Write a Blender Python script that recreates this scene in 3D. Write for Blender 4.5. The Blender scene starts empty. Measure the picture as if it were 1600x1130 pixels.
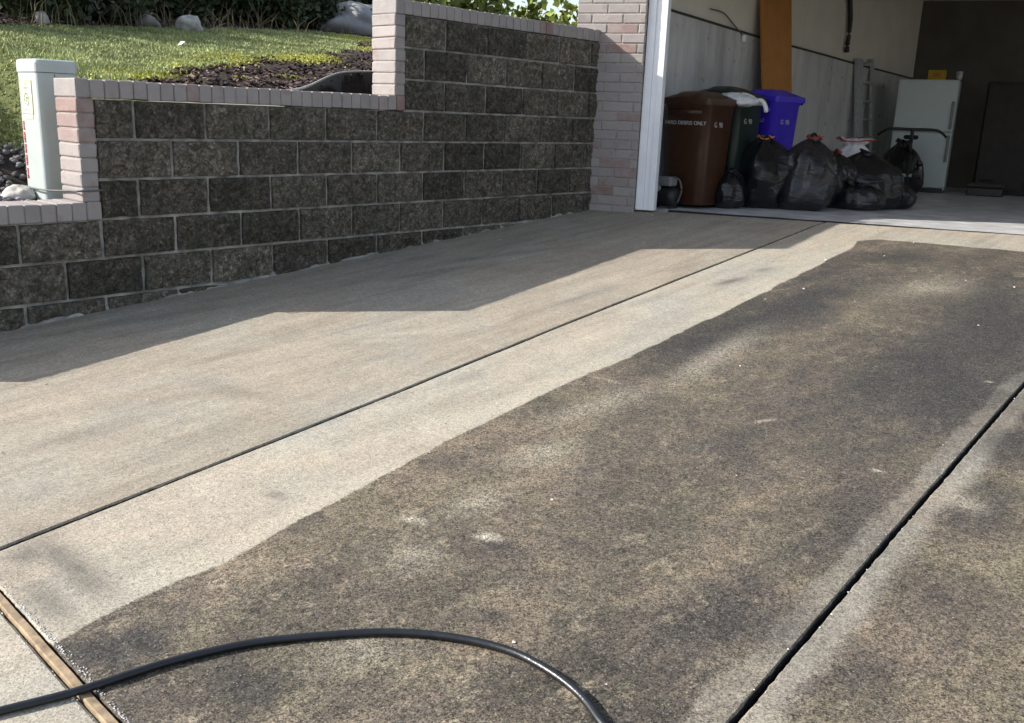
import bpy, math, random
import numpy as np
from mathutils import Vector, Matrix, noise as mn

# ------------------------------------------------------------------ camera, sky, sun, exposure
S = bpy.context.scene
COL = S.collection
R = math.radians
FPX, PITCH, ROLL, WAZ = 1476.8676, 0.2530692, -0.0383213, 0.7071839
CAM = np.array([4.855979, -2.250839, 1.081])
_ca, _sa = math.cos(WAZ), math.sin(WAZ)
MROT = np.array([[_ca, -_sa, 0], [_sa, _ca, 0], [0, 0, 1]])     # camera heading -> wall-aligned world
cr, sr, cp, sp = math.cos(ROLL), math.sin(ROLL), math.cos(PITCH), math.sin(PITCH)
c_right = MROT @ np.array([cr, -sp * sr, -cp * sr])
c_down = MROT @ np.array([-sr, -sp * cr, -cp * cr])
c_fwd = MROT @ np.array([0, cp, -sp])
cam = bpy.data.cameras.new('camera')
co = bpy.data.objects.new('camera', cam); COL.objects.link(co)
mx = Matrix.Identity(4)
for i in range(3):
    mx[i][0], mx[i][1], mx[i][2], mx[i][3] = c_right[i], -c_down[i], -c_fwd[i], CAM[i]
co.matrix_world = mx
cam.sensor_fit = 'HORIZONTAL'; cam.sensor_width = 36; cam.lens = 36 * FPX / 1600
cam.clip_start = 0.05; cam.clip_end = 500
S.camera = co

SUN_EL, SUN_AZ = 29.3, 47.5            # light travels towards azimuth 46.5 (from +Y towards +X)
world = bpy.data.worlds.new('World'); S.world = world; world.use_nodes = True
wn = world.node_tree.nodes; wl = world.node_tree.links
bg = wn['Background']; sky = wn.new('ShaderNodeTexSky'); sky.sky_type = 'NISHITA'
sky.sun_disc = False; sky.sun_elevation = R(SUN_EL); sky.sun_rotation = R(SUN_AZ + 180)
sky.dust_density = 1.5; sky.air_density = 1.0
hs = wn.new('ShaderNodeHueSaturation'); hs.inputs['Saturation'].default_value = .62
wl.new(sky.outputs['Color'], hs.inputs['Color']); wl.new(hs.outputs['Color'], bg.inputs['Color']); bg.inputs['Strength'].default_value = 0.118
sun = bpy.data.lights.new('sun', 'SUN'); sun.energy = 3.9; sun.angle = R(0.5); sun.color = (1.0, .945, .87)
so = bpy.data.objects.new('sun', sun); COL.objects.link(so)
_e, _z = R(SUN_EL), R(SUN_AZ)
so.rotation_euler = Vector((math.sin(_z) * math.cos(_e), math.cos(_z) * math.cos(_e), -math.sin(_e))).to_track_quat('-Z', 'Y').to_euler()
so.location = (-20, -20, 20)
S.view_settings.view_transform = 'Standard'; S.view_settings.look = 'None'
S.view_settings.exposure = 1.10; S.view_settings.gamma = 1.0

# ------------------------------------------------------------------ helpers
def ray(u, v):
    x, y = (u - 800) / FPX, (v - 565) / FPX
    return c_right * x + c_down * y + c_fwd
def on_plane(u, v, n, d):
    n = np.array(n, float); r = ray(u, v)
    return CAM + r * (d - n @ CAM) / (n @ r)
def gz(x, y): return -0.02 * x + 0.0771 * y
def on_drive(u, v): return on_plane(u, v, (.02, -.0771, 1), 0)
FLOOR = 0.35
def on_floor(u, v): return on_plane(u, v, (0, 0, 1), FLOOR)

def tag(o, label=None, cat=None, group=None, kind=None):
    if label: o['label'] = label
    if cat: o['category'] = cat
    if group: o['group'] = group
    if kind: o['kind'] = kind
    return o
def empty(name, loc, rz=0, label=None, cat=None, group=None):
    o = bpy.data.objects.new(name, None); COL.objects.link(o)
    o.location = loc; o.rotation_euler = (0, 0, rz); o.empty_display_size = .1
    return tag(o, label, cat, group)

class MB:
    """collects geometry, with a 'tint' number per vertex"""
    def __init__(self): self.v = []; self.f = []; self.t = []; self.n = 0
    def add(self, verts, faces, tint=0.5):
        verts = np.asarray(verts, float).reshape(-1, 3)
        b = self.n
        self.v.append(verts); self.f += [tuple(i + b for i in f) for f in faces]
        t = np.full(len(verts), tint) if np.isscalar(tint) else np.asarray(tint)
        self.t.append(t); self.n += len(verts)
        return self
    def box(self, x0, x1, y0, y1, z0, z1, tint=.5, M=None):
        v = np.array([(x, y, z) for z in (z0, z1) for y in (y0, y1) for x in (x0, x1)], float)
        if M is not None: v = v @ M[0].T + M[1]
        return self.add(v, [(0, 2, 3, 1), (4, 5, 7, 6), (0, 1, 5, 4), (2, 6, 7, 3), (0, 4, 6, 2), (1, 3, 7, 5)], tint)
    def rbox(self, x0, x1, y0, y1, z0, z1, r=.005, tint=.5, jit=0., M=None, rng=random):
        c = np.array([(x0 + x1) / 2, (y0 + y1) / 2, (z0 + z1) / 2]); h = np.array([x1 - x0, y1 - y0, z1 - z0]) / 2
        r = min(r, h.min() * .9)
        pos = []; idx = {}
        for i in range(4):
            for j in range(4):
                for k in range(4):
                    if i in (0, 3) or j in (0, 3) or k in (0, 3):
                        g = np.array([(-1, -1, 1, 1)[i] * (h[0] - (0 if i in (0, 3) else r)),
                                      (-1, -1, 1, 1)[j] * (h[1] - (0 if j in (0, 3) else r)),
                                      (-1, -1, 1, 1)[k] * (h[2] - (0 if k in (0, 3) else r))])
                        inn = np.clip(g, -(h - r), h - r); dlt = g - inn; L = np.linalg.norm(dlt)
                        if L > 1e-9: g = inn + dlt / L * r
                        idx[(i, j, k)] = len(pos); pos.append(g)
        pos = np.array(pos)
        if jit: pos = pos + np.array([[rng.uniform(-jit, jit) for _ in range(3)] for _ in pos])
        pos = pos + c
        if M is not None: pos = pos @ M[0].T + M[1]
        F = []
        for a in range(3):
            for b in range(3):
                F.append((idx[(a, b, 0)], idx[(a, b + 1, 0)], idx[(a + 1, b + 1, 0)], idx[(a + 1, b, 0)]))
                F.append((idx[(a, b, 3)], idx[(a + 1, b, 3)], idx[(a + 1, b + 1, 3)], idx[(a, b + 1, 3)]))
                F.append((idx[(a, 0, b)], idx[(a + 1, 0, b)], idx[(a + 1, 0, b + 1)], idx[(a, 0, b + 1)]))
                F.append((idx[(a, 3, b)], idx[(a, 3, b + 1)], idx[(a + 1, 3, b + 1)], idx[(a + 1, 3, b)]))
                F.append((idx[(0, a, b)], idx[(0, a, b + 1)], idx[(0, a + 1, b + 1)], idx[(0, a + 1, b)]))
                F.append((idx[(3, a, b)], idx[(3, a + 1, b)], idx[(3, a + 1, b + 1)], idx[(3, a, b + 1)]))
        return self.add(pos, F, tint)
    def tube(self, pts, rad, n=10, tint=.5, cap=True):
        pts = [np.array(p, float) for p in pts]; rings = []
        rad = [rad] * len(pts) if np.isscalar(rad) else rad
        up = np.array([0, 0, 1.0])
        V = []
        for i, p in enumerate(pts):
            t = pts[min(i + 1, len(pts) - 1)] - pts[max(i - 1, 0)]; t = t / (np.linalg.norm(t) + 1e-12)
            a = np.cross(t, up)
            if np.linalg.norm(a) < 1e-3: a = np.cross(t, [1, 0, 0])
            a /= np.linalg.norm(a); b = np.cross(a, t)
            for k in range(n):
                w = 2 * math.pi * k / n
                V.append(p + rad[i] * (math.cos(w) * a + math.sin(w) * b))
        F = []
        for i in range(len(pts) - 1):
            for k in range(n):
                k2 = (k + 1) % n
                F.append((i * n + k, i * n + k2, (i + 1) * n + k2, (i + 1) * n + k))
        if cap:
            F.append(tuple(range(n - 1, -1, -1))); F.append(tuple((len(pts) - 1) * n + k for k in range(n)))
        return self.add(V, F, tint)
    def lathe(self, prof, c, axis='z', n=20, tint=.5):
        V = []
        for r_, h_ in prof:
            for k in range(n):
                w = 2 * math.pi * k / n; a, b = r_ * math.cos(w), r_ * math.sin(w)
                V.append({'z': (a, b, h_), 'x': (h_, a, b), 'y': (a, h_, b)}[axis])
        V = np.array(V) + np.array(c); F = []
        for i in range(len(prof) - 1):
            for k in range(n):
                k2 = (k + 1) % n
                F.append((i * n + k, i * n + k2, (i + 1) * n + k2, (i + 1) * n + k))
        F.append(tuple(range(n - 1, -1, -1))); F.append(tuple((len(prof) - 1) * n + k for k in range(n)))
        return self.add(V, F, tint)
    def grid(self, P, tint=.5):
        P = np.asarray(P); a, b = P.shape[:2]
        F = [(i * b + j, (i + 1) * b + j, (i + 1) * b + j + 1, i * b + j + 1) for i in range(a - 1) for j in range(b - 1)]
        return self.add(P.reshape(-1, 3), F, tint if np.isscalar(tint) else np.asarray(tint).reshape(-1))
    def build(self, name, mat, parent=None, smooth=False, attrs=None, fix=True):
        me = bpy.data.meshes.new(name)
        V = np.concatenate(self.v); me.from_pydata(V.tolist(), [], self.f)
        at = me.attributes.new('tint', 'FLOAT', 'POINT'); at.data.foreach_set('value', np.concatenate(self.t).astype(np.float32))
        if attrs:
            for k, a in attrs.items():
                x = me.attributes.new(k, 'FLOAT', 'POINT'); x.data.foreach_set('value', np.asarray(a, np.float32).reshape(-1))
        if fix:
            import bmesh
            bm = bmesh.new(); bm.from_mesh(me); bmesh.ops.recalc_face_normals(bm, faces=bm.faces); bm.to_mesh(me); bm.free()
        if smooth: me.polygons.foreach_set('use_smooth', [True] * len(me.polygons))
        me.materials.append(mat); me.update()
        o = bpy.data.objects.new(name, me); COL.objects.link(o)
        if parent: o.parent = parent
        return o

def vnoise(x, y, seed=0):
    """smooth value noise on numpy arrays"""
    xi = np.floor(x).astype(np.int64); yi = np.floor(y).astype(np.int64); fx = x - xi; fy = y - yi
    fx = fx * fx * (3 - 2 * fx); fy = fy * fy * (3 - 2 * fy)
    def h(a, b):
        n = (a * 374761393 + b * 668265263 + seed * 1442695041) & 0x7fffffff
        n = ((n ^ (n >> 13)) * 1274126177) & 0x7fffffff
        return ((n ^ (n >> 16)) & 0xffff) / 65535.0
    return (h(xi, yi) * (1 - fx) + h(xi + 1, yi) * fx) * (1 - fy) + (h(xi, yi + 1) * (1 - fx) + h(xi + 1, yi + 1) * fx) * fy
def fbm(x, y, seed=0, o=4):
    s = 0; a = .5
    for i in range(o): s = s + a * vnoise(x, y, seed + i * 17); x = x * 2.03; y = y * 2.03; a *= .5
    return s / (1 - .5 ** o)
def sstep(a, b, x):
    t = np.clip((x - a) / (b - a), 0, 1); return t * t * (3 - 2 * t)

# ------------------------------------------------------------------ materials
class NT:
    def __init__(self, name):
        self.m = bpy.data.materials.new(name); self.m.use_nodes = True
        self.t = self.m.node_tree; self.b = self.t.nodes['Principled BSDF']
        self.co = self.t.nodes.new('ShaderNodeTexCoord').outputs['Object']
    def n(self, t): return self.t.nodes.new(t)
    def set(self, inp, val):
        if isinstance(val, bpy.types.NodeSocket): self.t.links.new(val, inp)
        elif isinstance(val, (tuple, list)) and len(val) == 3 and inp.type == 'RGBA': inp.default_value = (*val, 1)
        else: inp.default_value = val
    def noise(self, scale, detail=4, rough=.55, vec=None, dist=0):
        x = self.n('ShaderNodeTexNoise'); x.inputs['Scale'].default_value = scale; x.inputs['Detail'].default_value = detail
        x.inputs['Roughness'].default_value = rough; x.inputs['Distortion'].default_value = dist
        self.t.links.new(vec or self.co, x.inputs['Vector']); return x.outputs['Fac']
    def voro(self, scale, out='Distance', vec=None):
        x = self.n('ShaderNodeTexVoronoi'); x.inputs['Scale'].default_value = scale
        self.t.links.new(vec or self.co, x.inputs['Vector']); return x.outputs[out]
    def scale(self, s):
        x = self.n('ShaderNodeMapping'); x.inputs['Scale'].default_value = s
        self.t.links.new(self.co, x.inputs['Vector']); return x.outputs['Vector']
    def attr(self, name):
        x = self.n('ShaderNodeAttribute'); x.attribute_name = name; return x.outputs['Fac']
    def ramp(self, fac, stops, interp='LINEAR'):
        x = self.n('ShaderNodeValToRGB'); e = x.color_ramp.elements; x.color_ramp.interpolation = interp
        while len(e) < len(stops): e.new(.5)
        for el, (p, c) in zip(e, stops):
            el.position = p; el.color = (*c, 1) if not np.isscalar(c) else (c, c, c, 1)
        self.set(x.inputs['Fac'], fac); return x.outputs['Color']
    def math(self, op, a, b=0.0, clamp=False):
        x = self.n('ShaderNodeMath'); x.operation = op; x.use_clamp = clamp
        self.set(x.inputs[0], a); self.set(x.inputs[1], b); return x.outputs[0]
    def mix(self, fac, a, b, mode='MIX'):
        x = self.n('ShaderNodeMix'); x.data_type = 'RGBA'; x.blend_type = mode; x.clamp_result = False
        self.set(x.inputs[0], fac); self.set(x.inputs[6], a); self.set(x.inputs[7], b); return x.outputs[2]
    def bump(self, h, strength=.3, dist=.01, prev=None):
        x = self.n('ShaderNodeBump'); x.inputs['Strength'].default_value = strength; x.inputs['Distance'].default_value = dist
        self.set(x.inputs['Height'], h)
        if prev: self.t.links.new(prev, x.inputs['Normal'])
        return x.outputs['Normal']
    def done(self, color, rough=.8, normal=None, spec=.4, metal=0.):
        self.set(self.b.inputs['Base Color'], color); self.set(self.b.inputs['Roughness'], rough)
        self.b.inputs['Specular IOR Level'].default_value = spec; self.b.inputs['Metallic'].default_value = metal
        if normal: self.t.links.new(normal, self.b.inputs['Normal'])
        return self.m

def simple(name, c, rough=.6, var=.15, scale=12, bump=.1, spec=.4, metal=0., bscale=60, tintv=0.):
    k = NT(name); n = k.noise(scale, 5)
    lo = tuple(x * (1 - var) for x in c); hi = tuple(min(1, x * (1 + var)) for x in c)
    col = k.ramp(n, [(.3, lo), (.7, hi)])
    if tintv:
        f = k.math('MULTIPLY_ADD', k.attr('tint'), 2 * tintv); f.node.inputs[2].default_value = 1 - tintv
        col = k.mix(1.0, col, f, 'MULTIPLY')
    r = k.math('MULTIPLY_ADD', k.noise(scale * 2.3, 4), .2); r.node.inputs[2].default_value = rough - .1
    return k.done(col, r, k.bump(k.noise(bscale, 4), bump, .005) if bump else None, spec, metal)

def concrete_drive():
    k = NT('driveway_concrete')
    lo = k.noise(1.1, 5, .62); mid = k.noise(6, 7, .7, None, .3); fine = k.noise(75, 5, .8); spk = k.noise(240, 3, .7); grain = k.noise(32, 7, .82)
    agg = k.voro(280, 'Color')
    sepa = k.n('ShaderNodeSeparateColor'); k.t.links.new(agg, sepa.inputs[0])
    clean = k.ramp(lo, [(.36, (.295, .290, .255)), (.46, (.345, .318, .262)), (.56, (.360, .308, .243)), (.68, (.325, .298, .248))])
    clean = k.mix(k.ramp(mid, [(.40, 0.), (.70, .55)]), clean, (.235, .220, .185))
    streak = k.noise(1.9, 9, .74, k.scale((1, .4, 1)), .7)
    d2 = k.noise(8, 9, .8, None, .5)
    dsum = k.math('ADD', k.math('MULTIPLY', streak, .45), k.math('MULTIPLY', d2, .55))
    dirty = k.ramp(dsum, [(.34, (.052, .049, .046)), (.43, (.080, .072, .062)), (.50, (.108, .094, .076)), (.57, (.145, .124, .096)), (.65, (.205, .174, .134)), (.75, (.30, .26, .20))])
    hue = k.noise(2.6, 5, .7, None, .4)
    dirty = k.mix(1.0, dirty, k.ramp(hue, [(.34, (.97, 1.01, .92)), (.48, (1.0, 1.0, .95)), (.56, (1.03, .99, .98)), (.68, (.95, .98, 1.03))]), 'MULTIPLY')
    warm = k.math('MULTIPLY', k.attr('warm'), k.ramp(k.noise(3.2, 8, .75, k.scale((1, .5, 1)), .5), [(.36, .25), (.62, 1.)]))
    clean = k.mix(warm, clean, (.245, .208, .158))
    wash = k.noise(1, 6, .7, k.scale((9, .9, 1)), .4)
    clean = k.mix(1.0, clean, k.ramp(wash, [(.32, .78), (.5, 1.0), (.68, 1.14)]), 'MULTIPLY')
    eg = k.math('ADD', k.attr('edge'), k.math('MULTIPLY', k.math('SUBTRACT', k.noise(28, 6, .75), .5), .030))
    mr = k.n('ShaderNodeMapRange'); mr.interpolation_type = 'SMOOTHSTEP'; k.set(mr.inputs[0], eg); mr.inputs[1].default_value = -.004; mr.inputs[2].default_value = .006
    d = k.math('MULTIPLY', k.attr('dirt'), mr.outputs[0])
    dirty = k.mix(1.0, dirty, k.ramp(k.noise(.75, 4, .6, k.scale((1.6, 1, 1)), .8), [(.36, (.52, .53, .54)), (.5, (.84, .83, .82)), (.64, (1.18, 1.13, 1.04))]), 'MULTIPLY')
    fl = k.noise(13, 9, .82, k.scale((1, .6, 1)), .6); bigp = k.noise(1.4, 3, .6)
    dirty = k.mix(k.math('MULTIPLY', k.ramp(fl, [(.53, 0.), (.62, .8)]), k.ramp(bigp, [(.40, .15), (.60, 1.)])), dirty, (.235, .195, .140))
    dirty = k.mix(k.math('MULTIPLY', k.ramp(k.noise(9, 8, .8, k.scale((1, .5, 1)), .8), [(.54, 0.), (.64, .65)]), k.ramp(bigp, [(.38, 1.), (.58, .2)])), dirty, (.045, .044, .046))
    col = k.mix(d, clean, dirty)
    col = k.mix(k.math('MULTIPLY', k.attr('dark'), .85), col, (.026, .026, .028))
    col = k.mix(k.math('MULTIPLY', k.attr('pale'), .7), col, (.43, .39, .31))
    amp = k.math('MULTIPLY_ADD', d, .75); amp.node.inputs[2].default_value = .38
    f = k.math('ADD', k.math('MULTIPLY', k.math('SUBTRACT', fine, .5), 2.8), k.math('MULTIPLY', k.math('SUBTRACT', spk, .5), 3.0))
    f = k.math('ADD', f, k.math('MULTIPLY', k.math('SUBTRACT', grain, .5), 1.9))
    ag2 = k.n('ShaderNodeSeparateColor'); k.t.links.new(k.voro(360, 'Color'), ag2.inputs[0]); ag3 = k.n('ShaderNodeSeparateColor'); k.t.links.new(k.voro(170, 'Color'), ag3.inputs[0])
    f = k.math('ADD', f, k.math('MULTIPLY', k.math('SUBTRACT', ag2.outputs[0], .5), .95)); f = k.math('ADD', f, k.math('MULTIPLY', k.math('SUBTRACT', ag3.outputs[1], .5), .7))
    g = k.math('ADD', k.math('MULTIPLY', f, amp), 1.0); g = k.math('MAXIMUM', g, .22)
    col = k.mix(1.0, col, g, 'MULTIPLY')
    col = k.mix(k.ramp(sepa.outputs[0], [(.90, 0.), (.97, .6)]), col, (.07, .065, .06))
    col = k.mix(k.ramp(sepa.outputs[1], [(.95, 0.), (.99, .32)]), col, (.45, .41, .35))
    col = k.mix(k.ramp(k.noise(30, 3, .55), [(.68, 0.), (.76, .55)]), col, (.085, .075, .065))
    nb = k.bump(fine, .4, .005); nb = k.bump(spk, .4, .002, nb)
    rg = k.math('MULTIPLY_ADD', d, .06); rg.node.inputs[2].default_value = .80
    return k.done(col, rg, nb, .3)
def block_mat():
    k = NT('split_face_block')
    a = k.noise(5, 5, .6); b = k.noise(30, 8, .8); c = k.noise(150, 3, .7)
    col = k.ramp(b, [(.36, (.034, .031, .026)), (.5, (.125, .108, .085)), (.64, (.26, .23, .188))])
    vc = k.n('ShaderNodeSeparateColor'); k.t.links.new(k.voro(95, 'Color'), vc.inputs[0])
    col = k.mix(1.0, col, k.ramp(vc.outputs[0], [(0, .70), (.75, 1.06), (1, 1.7)]), 'MULTIPLY')
    col = k.mix(k.ramp(a, [(.45, 0.), (.72, .55)]), col, (.052, .058, .040))
    f = k.math('MULTIPLY_ADD', k.attr('tint'), .85); f.node.inputs[2].default_value = .62
    col = k.mix(1.0, col, f, 'MULTIPLY')
    col = k.mix(k.ramp(c, [(.62, 0.), (.78, .55)]), col, (.27, .24, .20))
    efl = k.math('MULTIPLY', k.ramp(k.noise(3.3, 5, .7), [(.56, 0.), (.72, .6)]), k.ramp(b, [(.4, 0.), (.6, 1.)]))
    col = k.mix(efl, col, (.20, .195, .18))
    return k.done(col, .92, k.bump(c, .9, .008, k.bump(b, 1.0, .02)), .25)
def brick_mat(name='tumbled_brick'):
    k = NT(name)
    t = k.attr('tint'); a = k.noise(9, 5, .65); b = k.noise(70, 4, .7)
    col = k.ramp(t, [(0, (.30, .27, .26)), (.25, (.345, .315, .305)), (.5, (.275, .255, .25)), (.75, (.335, .30, .29)), (1, (.255, .165, .145))])
    col = k.mix(k.ramp(a, [(.45, 0.), (.72, .6)]), col, (.38, .345, .325))
    col = k.mix(k.ramp(k.noise(14, 4), [(.58, 0.), (.75, .6)]), col, (.25, .155, .135))
    col = k.mix(k.ramp(b, [(.62, 0.), (.8, .5)]), col, (.17, .14, .13))
    return k.done(col, .88, k.bump(b, .45, .006), .25)
def lawn_ground():
    k = NT('lawn_soil_ground')
    b = k.noise(30, 5, .7); c = k.noise(120, 4, .7); a = k.noise(4, 5)
    g = k.ramp(b, [(.3, (.10, .12, .045)), (.7, (.23, .25, .10))])
    s = k.ramp(c, [(.3, (.018, .014, .013)), (.55, (.07, .054, .05)), (.75, (.17, .14, .125))])
    col = k.mix(k.attr('grassy'), s, g)
    moss = k.math('MULTIPLY', k.attr('mossy'), k.ramp(b, [(.35, .1), (.6, 1.)]))
    col = k.mix(moss, col, (.38, .39, .10))
    return k.done(col, .95, k.bump(c, .8, .03), .15)
M = {}
M['drive'] = concrete_drive(); M['block'] = block_mat(); M['brick'] = brick_mat()
M['mortar'] = simple('grey_mortar', (.285, .275, .25), .9, .6, 9, .5, .2, bscale=140)
M['dmortar'] = simple('brick_mortar', (.30, .27, .25), .9, .25, 30, .4, .2, bscale=140)
M['joint_dirt'] = simple('joint_dirt', (.008, .0075, .007), .95, .5, 60, .6, .1, bscale=150)
M['soilfill'] = simple('base_soil', (.04, .032, .028), .95, .4, 20, .5, .1)
M['wood'] = simple('weathered_wood', (.30, .225, .145), .85, .4, 30, .3, .3)
M['hose'] = simple('black_rubber_hose', (.010, .012, .016), .32, .3, 40, .15, .5, bscale=200)
M['white_paint'] = simple('white_paint', (.86, .87, .90), .5, .04, 8, .05, .4)
M['garage_floor'] = simple('garage_floor_concrete', (.46, .46, .47), .42, .3, 5, .15, .5)
def poured():
    k = NT('poured_concrete'); v = k.noise(3, 6, .7, k.scale((1, 1, .18))); a = k.noise(2.2, 5)
    col = k.ramp(v, [(.34, (.36, .36, .36)), (.5, (.50, .50, .50)), (.66, (.60, .60, .595))])
    col = k.mix(k.ramp(a, [(.5, 0.), (.7, .4)]), col, (.36, .35, .33))
    col = k.mix(k.ramp(k.noise(9, 3, .5), [(.66, 0.), (.71, .7)]), col, (.17, .17, .17))
    return k.done(col, .9, k.bump(k.noise(50, 4), .3, .005), .2)
M['concrete_wall'] = poured()
M['back_drywall'] = simple('dark_drywall', (.125, .115, .10), .9, .15, 3, .03, .2)  # much darker drywall tone, used on the back wall
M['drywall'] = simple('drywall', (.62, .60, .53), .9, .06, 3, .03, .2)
M['dark_trim'] = simple('dark_trim', (.05, .045, .04), .8, .2)
M['roof'] = simple('roof_shingle', (.10, .09, .085), .9, .4, 25, .5, .2)
M['plywood'] = simple('orange_board', (.40, .17, .035), .55, .12, 6, .05, .4)
M['brown_plastic'] = simple('brown_plastic', (.048, .018, .008), .36, .25, 14, .04, .45)
M['green_plastic'] = simple('dark_green_plastic', (.013, .026, .020), .36, .25, 14, .04, .45)
M['blue_plastic'] = simple('blue_plastic', (.045, .022, .50), .38, .12, 14, .04, .45)
def film(name, c, rough):
    k = NT(name); w_ = k.noise(5, 5, .6, k.scale((1, 1, 2.6)), 1.2); f_ = k.noise(22, 3, .6, k.scale((1, 1, 2.2)), .8)
    return k.done(k.ramp(k.noise(4, 3), [(.3, tuple(x * .7 for x in c)), (.7, tuple(x * 1.25 for x in c))]), rough, k.bump(f_, .14, .01, k.bump(w_, .45, .03)), .5)
M['black_bag'] = film('black_bag_film', (.008, .008, .010), .17)
M['grey_bag'] = film('smoky_bag_film', (.017, .0165, .019), .19)
M['white_bag'] = simple('white_bag_film', (.62, .63, .64), .45, .1, 20, .35, .5, bscale=60)
M['red_tie'] = simple('red_drawstring', (.42, .05, .03), .5, .2)
M['orange_tie'] = simple('orange_drawstring', (.60, .22, .12), .5, .2)
M['fridge'] = simple('fridge_enamel', (.48, .55, .56), .35, .04, 5, .02, .5)
M['grey_plastic'] = simple('grey_plastic', (.20, .21, .22), .5, .15)
M['black_metal'] = simple('black_metal', (.012, .012, .013), .45, .2, 14, .05, .5)
M['rubber'] = simple('tyre_rubber', (.015, .015, .015), .8, .2)
M['alu'] = simple('dull_aluminium', (.42, .44, .45), .45, .15, 20, .05, .5, .3)
M['dark_wood_and_shade'] = simple('dark_wood_and_shade', (.020, .014, .012), .6, .3, 10, .1, .4)  # cabinet wood; on the edging board this dark stands in for shade
M['yellow_box'] = simple('yellow_card', (.45, .30, .02), .6, .15)
M['pale_green'] = simple('pedestal_green_paint', (.41, .455, .44), .5, .06, 10, .04, .4)
M['sticker'] = simple('cream_sticker', (.66, .66, .46), .6, .05)
M['ink'] = simple('dark_green_ink', (.10, .14, .09), .7, .1)
M['red_ink'] = simple('red_ink', (.55, .02, .03), .6, .15)
M['white_ink'] = simple('white_lettering', (.48, .48, .48), .6, .25)
M['rock'] = simple('grey_rock', (.30, .29, .27), .9, .35, 8, .6, .2, bscale=30, tintv=.45)
M['river_rock'] = simple('river_rock', (.15, .14, .15), .8, .4, 9, .4, .3, bscale=40, tintv=.7)
M['slab_rock'] = simple('pale_grey_stone', (.27, .27, .28), .9, .2, 5, .5, .2, bscale=25)
M['grass'] = simple('grass_blade', (.30, .335, .15), .7, .35, 2.0, 0, .25, tintv=.5)
M['moss'] = simple('yellow_moss', (.46, .46, .12), .85, .3, 20, 0, .2, tintv=.35)
M['chips'] = simple('bark_mulch', (.085, .060, .052), .9, .4, 30, 0, .2, tintv=.85)
M['dark_leaf'] = simple('dark_evergreen_leaf', (.045, .062, .030), .6, .4, 4, 0, .3, tintv=.6)
M['leaf'] = simple('bright_green_leaf', (.15, .19, .035), .5, .4, 6, 0, .4, tintv=.6)
M['dry_stem'] = simple('dry_stem', (.20, .165, .10), .85, .3, tintv=.4)
M['edging'] = simple('galvanised_edging', (.50, .50, .48), .8, .15, 12, .1, .3)
M['lawn'] = lawn_ground()
M['paper'] = simple('white_paper', (.8, .8, .8), .7, .05)
M['crumb'] = simple('pale_mortar_crumbs', (.62, .60, .58), .85, .2, 30, 0, .2, tintv=.4)
M['cable'] = simple('grey_cable', (.10, .105, .11), .6, .2)

# ------------------------------------------------------------------ terrain
LOWCAP, MIDCAP, UPCAP = 0.576, 1.187, 1.796
PE_Y, PE_X = [1.45, 1.98, 3.2, 3.9, 4.6], [-.24, -.74, -1.9, -2.3, -2.6]
def terr(x, y):
    x = np.asarray(x, float); y = np.asarray(y, float)
    a = 1.13 + .128 * np.maximum(0, -x - .2) + .035 * np.maximum(0, y - 3)
    a = a + .50 * sstep(2.35, 3.0, y) * sstep(-.90, -.5, x)          # higher bed behind the tall wall
    low = .53 + .55 * np.maximum(0, -x - .75)
    k = sstep(.28, .55, y + .10 * (fbm(x * 3, y * 3, 5) - .5))
    z = np.minimum(a, a * k + (1 - k) * low)
    pit = (y > 1.45) & (y < 5) & (x > np.interp(y, PE_Y, PE_X) + .02) & (x < -.5 + 0 * y + np.where(y < 2.4, .3, 0))
    z = np.where(pit, np.minimum(z, 1.0), z)
    z = z + .05 * (fbm(x * 1.2, y * 1.2, 9) - .5) + .025 * (fbm(x * 7, y * 7, 3) - .5)
    return z
def on_terr(u, v):
    r = ray(u, v); t0 = .5
    for i in range(4000):
        t = .5 + i * .01; P = CAM + r * t
        if P[0] < -.23 and P[2] < terr(P[0], P[1]): return P
    return CAM + r * 40
# lawn outline, traced on the slope
lawn_low = [on_terr(u, v)[:2] for u, v in ((200, 126), (232, 117), (265, 110), (310, 103), (360, 95), (430, 91), (500, 87), (560, 76))]
lawn_top = [on_terr(u, v)[:2] for u, v in ((30, 42), (150, 40), (300, 44), (450, 46), (520, 52), (565, 62))]
poly = [(-2.6, -6), (-1.6, -.9), (-1.1, .2), (-.3, .45)] + [tuple(p) for p in lawn_low] + [tuple(p) for p in lawn_top[::-1]] + [(-5.0, -6)]
poly = np.array(poly)
def inside(px, py, P):
    r = np.zeros(px.shape, bool); j = len(P) - 1
    for i in range(len(P)):
        c = ((P[i, 1] > py) != (P[j, 1] > py)) & (px < (P[j, 0] - P[i, 0]) * (py - P[i, 1]) / (P[j, 1] - P[i, 1] + 1e-12) + P[i, 0])
        r ^= c; j = i
    return r
def lawn_mask(x, y):
    wx = x + .3 * (fbm(x * 2.5, y * 2.5, 21) - .5); wy = y + .3 * (fbm(x * 2.5 + 9, y * 2.5, 22) - .5)
    return inside(wx, wy, poly)
moss_spots = [(*on_terr(u, v)[:2], rx, w) for u, v, rx, w in ((215, 118, .30, 1.3), (300, 99, .30, 1.1), (350, 93, .35, 1.0), (470, 90, .45, 1.1), (560, 62, .5, 1.), (205, 120, .22, 1.3), (232, 115, .2, 1.2), (180, 120, .12, .9), (270, 104, .2, .9), (285, 97, .22, .8), (260, 103, .14, .6), (330, 92, .22, .6), (365, 90, .3, .8), (490, 91, .35, .9), (440, 93, .25, .5), (555, 58, .4, .9), (575, 76, .25, .7), (455, 121, .12, .5), (378, 121, .08, .4))]
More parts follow.
